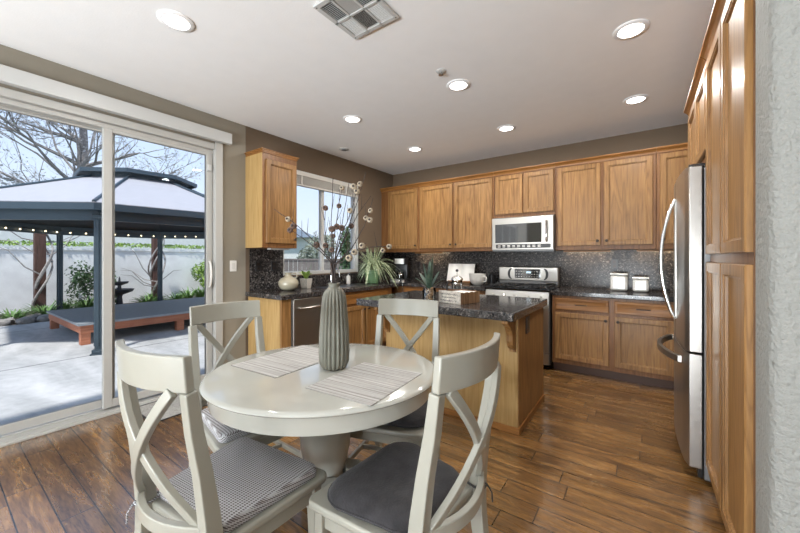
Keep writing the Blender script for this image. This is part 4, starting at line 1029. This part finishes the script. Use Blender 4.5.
# gazebo: an octagon seen from one of its corners
GPH = math.radians(4.9)
GZ = thing('gazebo', 'dark eight-sided metal gazebo with a pale two-tier roof over the platform', 'gazebo', (-8.72, 2.70, G), -GPH)
SL_ = 2.0; RC = SL_/2/math.sin(PI/8); GH = 2.06
def oc(R, z, k): a = PI/8+k*PI/4; return Vector((R*math.cos(a), R*math.sin(a), z))
for k in range(8):
    v_ = oc(RC, 0, k); ang = PI/8+k*PI/4; Rm = Matrix.Translation((v_.x, v_.y, 0)) @ Matrix.Rotation(ang, 4, 'Z')
    p = B().box(-.042, .042, -.042, .042, .02, GH-.05, Rm).build('post', M['gaz'], GZ, bevel=.006)
    b = B()
    for dx, dy in ((.046, 0), (-.046, 0), (0, .046), (0, -.046)): b.box(dx-.012, dx+.012, dy-.012, dy+.012, .12, GH-.12, Rm)
    b.build('flute', M['gaz'], p, bevel=.003)
    B().box(-.085, .085, -.085, .085, 0, .02, Rm).box(-.068, .068, -.068, .068, .0205, .075, Rm).build('foot', M['gaz'], p, bevel=.006)
    B().box(-.068, .068, -.068, .068, GH-.115, GH-.05, Rm).build('capital', M['gaz'], p, bevel=.006)
def octring(r0, r1, z0, z1, name, mat):
    for k in range(8):
        q = [oc(r0, z0, k), oc(r0, z0, k+1), oc(r1, z0, k+1), oc(r1, z0, k), oc(r0, z1, k), oc(r0, z1, k+1), oc(r1, z1, k+1), oc(r1, z1, k)]
        B().add(q, [(3, 2, 1, 0), (4, 5, 6, 7), (0, 1, 5, 4), (1, 2, 6, 5), (2, 3, 7, 6), (3, 0, 4, 7)]).build(name, mat, GZ)
octring(RC-.05, RC+.05, GH-.13, GH+.06, 'beam', M['gaz'])
octring(RC+.16, RC+.20, GH+.015, GH+.065, 'gutter', M['gaz'])
octring(RC+.205, RC+.225, GH+.0, GH+.095, 'eave_fascia', M['gaz'])
def octroof(R0, z0, R1, z1, th, name, mat):
    for k in range(8):
        q = [oc(R0, z0, k), oc(R0, z0, k+1), oc(R1, z1, k+1), oc(R1, z1, k)]; vs = q+[v_-Vector((0, 0, th)) for v_ in q]
        B().add(vs, [(0, 1, 2, 3), (7, 6, 5, 4)]+[(i, i+4, (i+1) % 4+4, (i+1) % 4) for i in range(4)]).build(name, mat, GZ)
octroof(RC+.22, GH+.11, .86, 2.93, .012, 'roof_panel', M['roofwhite'])
octroof(RC+.20, GH+.085, .86, 2.90, .010, 'roof_lining', M['gaz_in'])
for k in range(8): B().tube([oc(RC+.22, GH+.118, k), oc(.87, 2.942, k)], .024, 6).build('hip_rib', M['gaz'], GZ)
octring(.80, .84, 2.93, 3.03, 'vent_collar', M['gaz'])
octring(1.03, 1.06, 2.985, 3.055, 'upper_fascia', M['gaz'])
octroof(1.05, 3.06, .06, 3.21, .012, 'upper_roof', M['gaz'])
B().lathe([(.08, 3.20), (.06, 3.24), (.02, 3.27), (.002, 3.275)], 16).build('finial', M['gaz'], GZ, smooth=True)
# string lights under the far beams
SL = thing('string_lights', 'string of warm bulbs hung under the gazebo beams', 'string lights', (-8.72, 2.70, G), -GPH)
pts = []; bulbs = []
for k in (5, 4, 3, 2):
    a_, c_ = oc(RC-.09, 0, k+(0 if k != 5 else 0)), oc(RC-.09, 0, k-1); n = 7
    for i in range(n+1):
        q = a_.lerp(c_, i/n); z = GH-.03; pts.append((q.x, q.y, z))
        if i < n: m_ = a_.lerp(c_, (i+.5)/n); pts.append((m_.x, m_.y, z-.02)); bulbs.append((m_.x, m_.y, z-.045))
B().tube(pts, .005, 5).build('cable', M['black'], SL)
for q in bulbs: B().ico(q, .016, 2).build('bulb', M['bulb'], SL, smooth=True)
# low platform
t = thing('low_platform', 'low grey-topped wooden platform under the gazebo', 'platform', (-8.35, 2.60, G), .0)
hx, hy = 1.17, 1.17
b = B()
n = 16
for i in range(n): b.box(-hx+2*hx*i/n+.003, -hx+2*hx*(i+1)/n-.003, -hy, hy+.9, .315, .35)
b.build('top', M['deck'], t)
b = B(); o_ = .03; b.box(hx-o_-.03, hx-o_, -hy+o_, hy+.87, .19, .3145).box(-hx+o_, -hx+o_+.03, -hy+o_, hy+.87, .19, .3145).box(-hx+o_+.03, hx-o_-.03, -hy+o_, -hy+o_+.03, .19, .3145).box(-hx+o_+.03, hx-o_-.03, hy+.84, hy+.87, .19, .3145)
b.build('fascia', M['redwood'], t)
for xx in (-hx+.10, hx-.11):
    for yy in (-hy+.10, .3, hy+.76): B().box(xx-.06, xx+.06, yy-.06, yy+.06, 0, .314).build('leg', M['redwood'], t, bevel=.004)
t = thing('bird_bath', 'dark tiered fountain standing in the garden bed', 'fountain', (-12.0, 3.25, G-.01))
B().lathe([(.18, 0), (.20, .04), (.08, .10), (.06, .30), (.08, .36), (.30, .45), (.34, .52), (.30, .51), (.05, .48)], 28).build('lower_basin', M['gaz_in'], t, smooth=True)
B().lathe([(.05, .50), (.04, .62), (.19, .68), (.21, .73), (.18, .72), (.03, .70), (.02, .82), (.01, .87)], 24).build('upper_basin', M['gaz_in'], t, smooth=True)
for x, y, l in ((-12.2, 1.72, 'brown wooden post in the garden bed seen left of the gazebo post'), (-12.35, 4.26, 'brown wooden post in the garden bed seen beyond the platform')):
    t = thing('wooden_post', l, 'post', (x, y, G-.01)); B().box(-.10, .10, -.10, .10, 0, 2.25).build('shaft', M['post_wood'], t, bevel=.01)
    B().box(-.14, .14, -.14, .14, 2.2505, 2.31).build('cap', M['post_wood'], t, bevel=.01)
    # bare vine around the post
    vn = thing('bare_vine', 'pale leafless vine climbing the '+('left' if y < 3 else 'right')+' wooden post', 'vine', (x, y, G-.01))
    rv = random.Random(int(y*10)); b = B()
    for k in range(3):
        pts = []; ph = rv.uniform(0, 6)
        for i in range(14): u = i/13; pts.append(((.17+.05*math.sin(i+ph))*math.cos(u*6+ph)+.03, (.19)*math.sin(u*6+ph)-.15*(1-u)*math.cos(ph), .02+2.1*u))
        b.tube(pts, [.035-.02*i/13 for i in range(14)], 6)
        q = Vector(pts[-3])
        for m_ in range(2):
            d = Vector((rv.uniform(-.3, .3), rv.uniform(-1, 1), rv.uniform(.0, .8))).normalized()
            st = Vector(pts[rv.randint(3, 12)]); b.tube([st, st+d*.35+Vector((0, 0, -.04)), st+d*.7+Vector((0, 0, .12)), st+d*1.0+Vector((rv.uniform(-.1, .1), 0, .05))], [.018, .013, .009, .004], 5)
    b.build('stems', M['vine'], vn, smooth=True)
# strappy clumps
rp = random.Random(77)
k = 0
for i in range(19):
    y = -.6+i*.44+rp.uniform(-.1, .1); x = -11.35+rp.uniform(-.35, .3)
    if y > 2.4: x -= .7
    if abs(x+12.0) < .55 and abs(y-3.25) < .5: continue
    b = B(); hh = rp.uniform(.42, .62)
    for q in range(70):
        a_ = rp.uniform(0, 2*PI); rr_ = rp.uniform(0, .10)
        blade(b, (rr_*math.cos(a_), rr_*math.sin(a_), 0), (math.cos(a_), math.sin(a_)), hh*rp.uniform(.7, 1.15), .034, rp.uniform(.2, .55), rp.uniform(.75, 1.45), 5)
    o = b.build('strappy_plant', M['leaf'], smooth=True); o.location = (x, y, G-.01)
    tag(o, 'clump of green strappy leaves in the bed along the white garden wall', 'plant', 'strappy clumps along the garden wall')
# rocks
for i in range(34):
    y = -.9+i*.105+rp.uniform(-.05, .05); x = -10.72+(i % 3)*-.20+rp.uniform(-.06, .06)
    o = B().ico((0, 0, 0), rp.uniform(.09, .15), 2, (1.2, 1, .62), .12, rp).build('border_rock', M['rock'], smooth=True); o.location = (x, y, G+.05); o.rotation_euler = (0, 0, rp.uniform(0, 6))
    tag(o, 'rounded grey border rock at the edge of the garden bed', 'rock', 'border rocks of the garden bed')
def bush(name, label, loc, rx, ry, h, n, s, mat, seed, stems=True, cat='shrub', sh=1.0, group=None):
    r = random.Random(seed); t = thing(name, label, cat, loc, 0, group); b = B(); bl = [(r.uniform(-.6, .6)*rx, r.uniform(-.6, .6)*ry, r.uniform(.25, .8)*h, r.uniform(.3, .55)) for _ in range(9)]
    for k in range(n):
        cx, cy, cz, rr_ = r.choice(bl); d = Vector((r.gauss(0, 1), r.gauss(0, 1), r.gauss(0, 1))).normalized()*r.uniform(.5, 1)
        c = Vector((cx+d.x*rr_*rx, cy+d.y*rr_*ry, max(.03, cz+d.z*rr_*h*.55))); leaf(b, c, s*r.uniform(.7, 1.3), r)
    b.build('foliage', mat, t, fixn=False)
    b = B()
    for k in range(7):
        q = r.choice(bl); b.tube([(q[0]*.15, q[1]*.15, 0), (q[0]*.6, q[1]*.6, q[2]*.6), (q[0], q[1], q[2])], [.03*sh, .02*sh, .008*sh], 5)
    b.build('stems', M['bark2'], t)
    return t
bush('leafy_shrub', 'airy green shrub against the white wall behind the gazebo', (-12.3, 2.75, G-.01), .60, .62, 1.25, 1500, .045, M['leaf_dark'], 5)
bush('leafy_shrub', 'pale yellow-green shrub near the right end of the garden wall', (-12.45, 5.75, G-.01), .4, .5, 1.5, 900, .055, M['leaf_bright'], 6)
# neighbour beyond the wall
t = thing('neighbour_house', 'pale neighbouring house with a grey roof beyond the garden wall', 'house', (-16.6, 3.0, G))
B().box(-4, 0, -9, 5, 0, 3.25).build('wall', M['house'], t)
B().add([(.15, -9.4, 3.2), (.15, 5.4, 3.2), (-2, 5.4, 3.6), (-2, -9.4, 3.6), (-4.4, -9.4, 3.2), (-4.4, 5.4, 3.2)], [(0, 1, 2, 3), (3, 2, 5, 4), (0, 3, 4), (1, 5, 2), (0, 4, 5, 1)]).build('roof', M['shingle'], t)
# large bare tree
def tree(name, label, loc, h, r0, seed, depth=5, spread=.75, bark='bark', twigleaf=None, nleaf=0, lean=(0, 0), side=None):
    r = random.Random(seed); t = thing(name, label, 'tree', loc); bt = B(); bb = B(); tips = []
    pts = []; n = 10
    for i in range(n+1): u = i/n; pts.append(Vector((lean[0]*u*h+r.uniform(-.05, .05), lean[1]*u*h+r.uniform(-.05, .05), h*u)))
    bt.tube(pts, [r0*(1-.75*i/n) for i in range(n+1)], 10)
    def br(p, d, L, rad, dep):
        segs = 5; q = [p]; dd = d.copy()
        for i in range(segs):
            dd = (dd+Vector((r.uniform(-.3, .3), r.uniform(-.3, .3), r.uniform(-.12, .22)))).normalized(); q.append(q[-1]+dd*L/segs)
        bb.tube(q, [rad*(1-.7*i/segs) for i in range(segs+1)], 5 if dep > 2 else 3)
        tips.extend(q[2:])
        if dep <= 0: return
        for k in range(3 if dep > 1 else 4):
            i = r.randint(1, segs); dn = (dd+Vector((r.uniform(-1, 1), r.uniform(-1, 1), r.uniform(-.5, .6)))*spread).normalized(); br(q[i], dn, L*r.uniform(.5, .75), rad*.5, dep-1)
    nb = 17
    for k in range(nb):
        u = .22+.75*k/nb; i = int(u*n); a_ = k*2.4+r.uniform(-.4, .4); d = Vector((math.cos(a_), math.sin(a_), r.uniform(.15, .7))).normalized()
        if side and r.random() < .6: d = (d+Vector(side)).normalized()
        br(pts[i], d, h*.42*(1.15-u), r0*.36, depth-1)
    bt.build('trunk', M[bark], t, smooth=True); bb.build('branches', M[bark], t, smooth=True)
    if nleaf:
        b = B()
        for k in range(nleaf): q = r.choice(tips); leaf(b, q+Vector((r.gauss(0, .15), r.gauss(0, .15), r.gauss(0, .15))), r.uniform(.04, .09), r)
        b.build('leaves', M[twigleaf], t, fixn=False)
    return t
tree('bare_tree', 'large leafless tree with a pale trunk behind the gazebo roof', (-24.5, 5.1, G), 12.5, .33, 3, 5, .85, 'bark', 'blossom', 5000, side=(.1, -1.0, .35))
tree('bare_tree', 'leafless branching tree at the far left beyond the garden wall', (-23, -2.0, G), 9.5, .25, 9, 5, .85, 'bark', 'leaf_grey', 2200)
tree('bare_tree', 'small leafless tree beyond the gazebo, right of the pale trunk', (-25, 9.0, G), 6.9, .16, 13, 4, .7, 'bark2', None, 0)
bush('grey_green_tree', 'low grey-green leafy tree beyond the garden wall at the far left', (-23, 1.2, G), 2.2, 2.8, 5.2, 5000, .085, M['leaf_grey'], 15, sh=2.5, cat='tree')
bush('grey_green_tree', 'pale blossoming tree beyond the garden wall, left of the trunk', (-23.5, 3.8, G), 1.9, 2.1, 5.2, 3500, .085, M['blossom'], 16, sh=2.5, cat='tree')
# through the sink window
t = thing('board_fence', 'weathered grey board fence outside the sink window', 'fence', (-9.6, 9.4, G), math.radians(52))
b = B(); n = 44
for i in range(n): b.box(-3.6+i*.16, -3.6+i*.16+.15, 0, .02, 0, 1.30+.0*(i % 2))
b.build('fence_boards', M['fence'], t)
B().box(-3.65, 3.5, -.03, .05, 1.3005, 1.36).build('fence_cap', M['fence'], t)
t = thing('gabled_house', 'pale neighbouring house with a blue-grey roof seen through the sink window', 'house', (-20.5, 12.6, G), math.radians(42))
B().box(-3.6, 3.6, 0, 5, 0, 2.75).build('wall', M['house'], t)
B().add([(-4.0, -.5, 2.72), (4.0, -.5, 2.72), (1.3, 2.2, 4.0), (-2.3, 2.2, 4.0), (-4.0, 5.4, 2.72), (4.0, 5.4, 2.72)], [(0, 1, 2, 3), (3, 2, 5, 4), (0, 3, 4), (1, 5, 2), (0, 4, 5, 1)]).build('roof', M['shingle'], t)
bush('flowering_shrub', 'pale flowering shrub above the fence outside the sink window', (-10.9, 9.6, G), 1.0, 1.1, 2.7, 2600, .06, M['leaf_grey'], 25)
bush('conifer_shrub', 'dark green upright shrub outside the right side of the sink window', (-7.8, 8.0, G), .32, .32, 2.5, 2200, .05, M['leaf_dark'], 26)
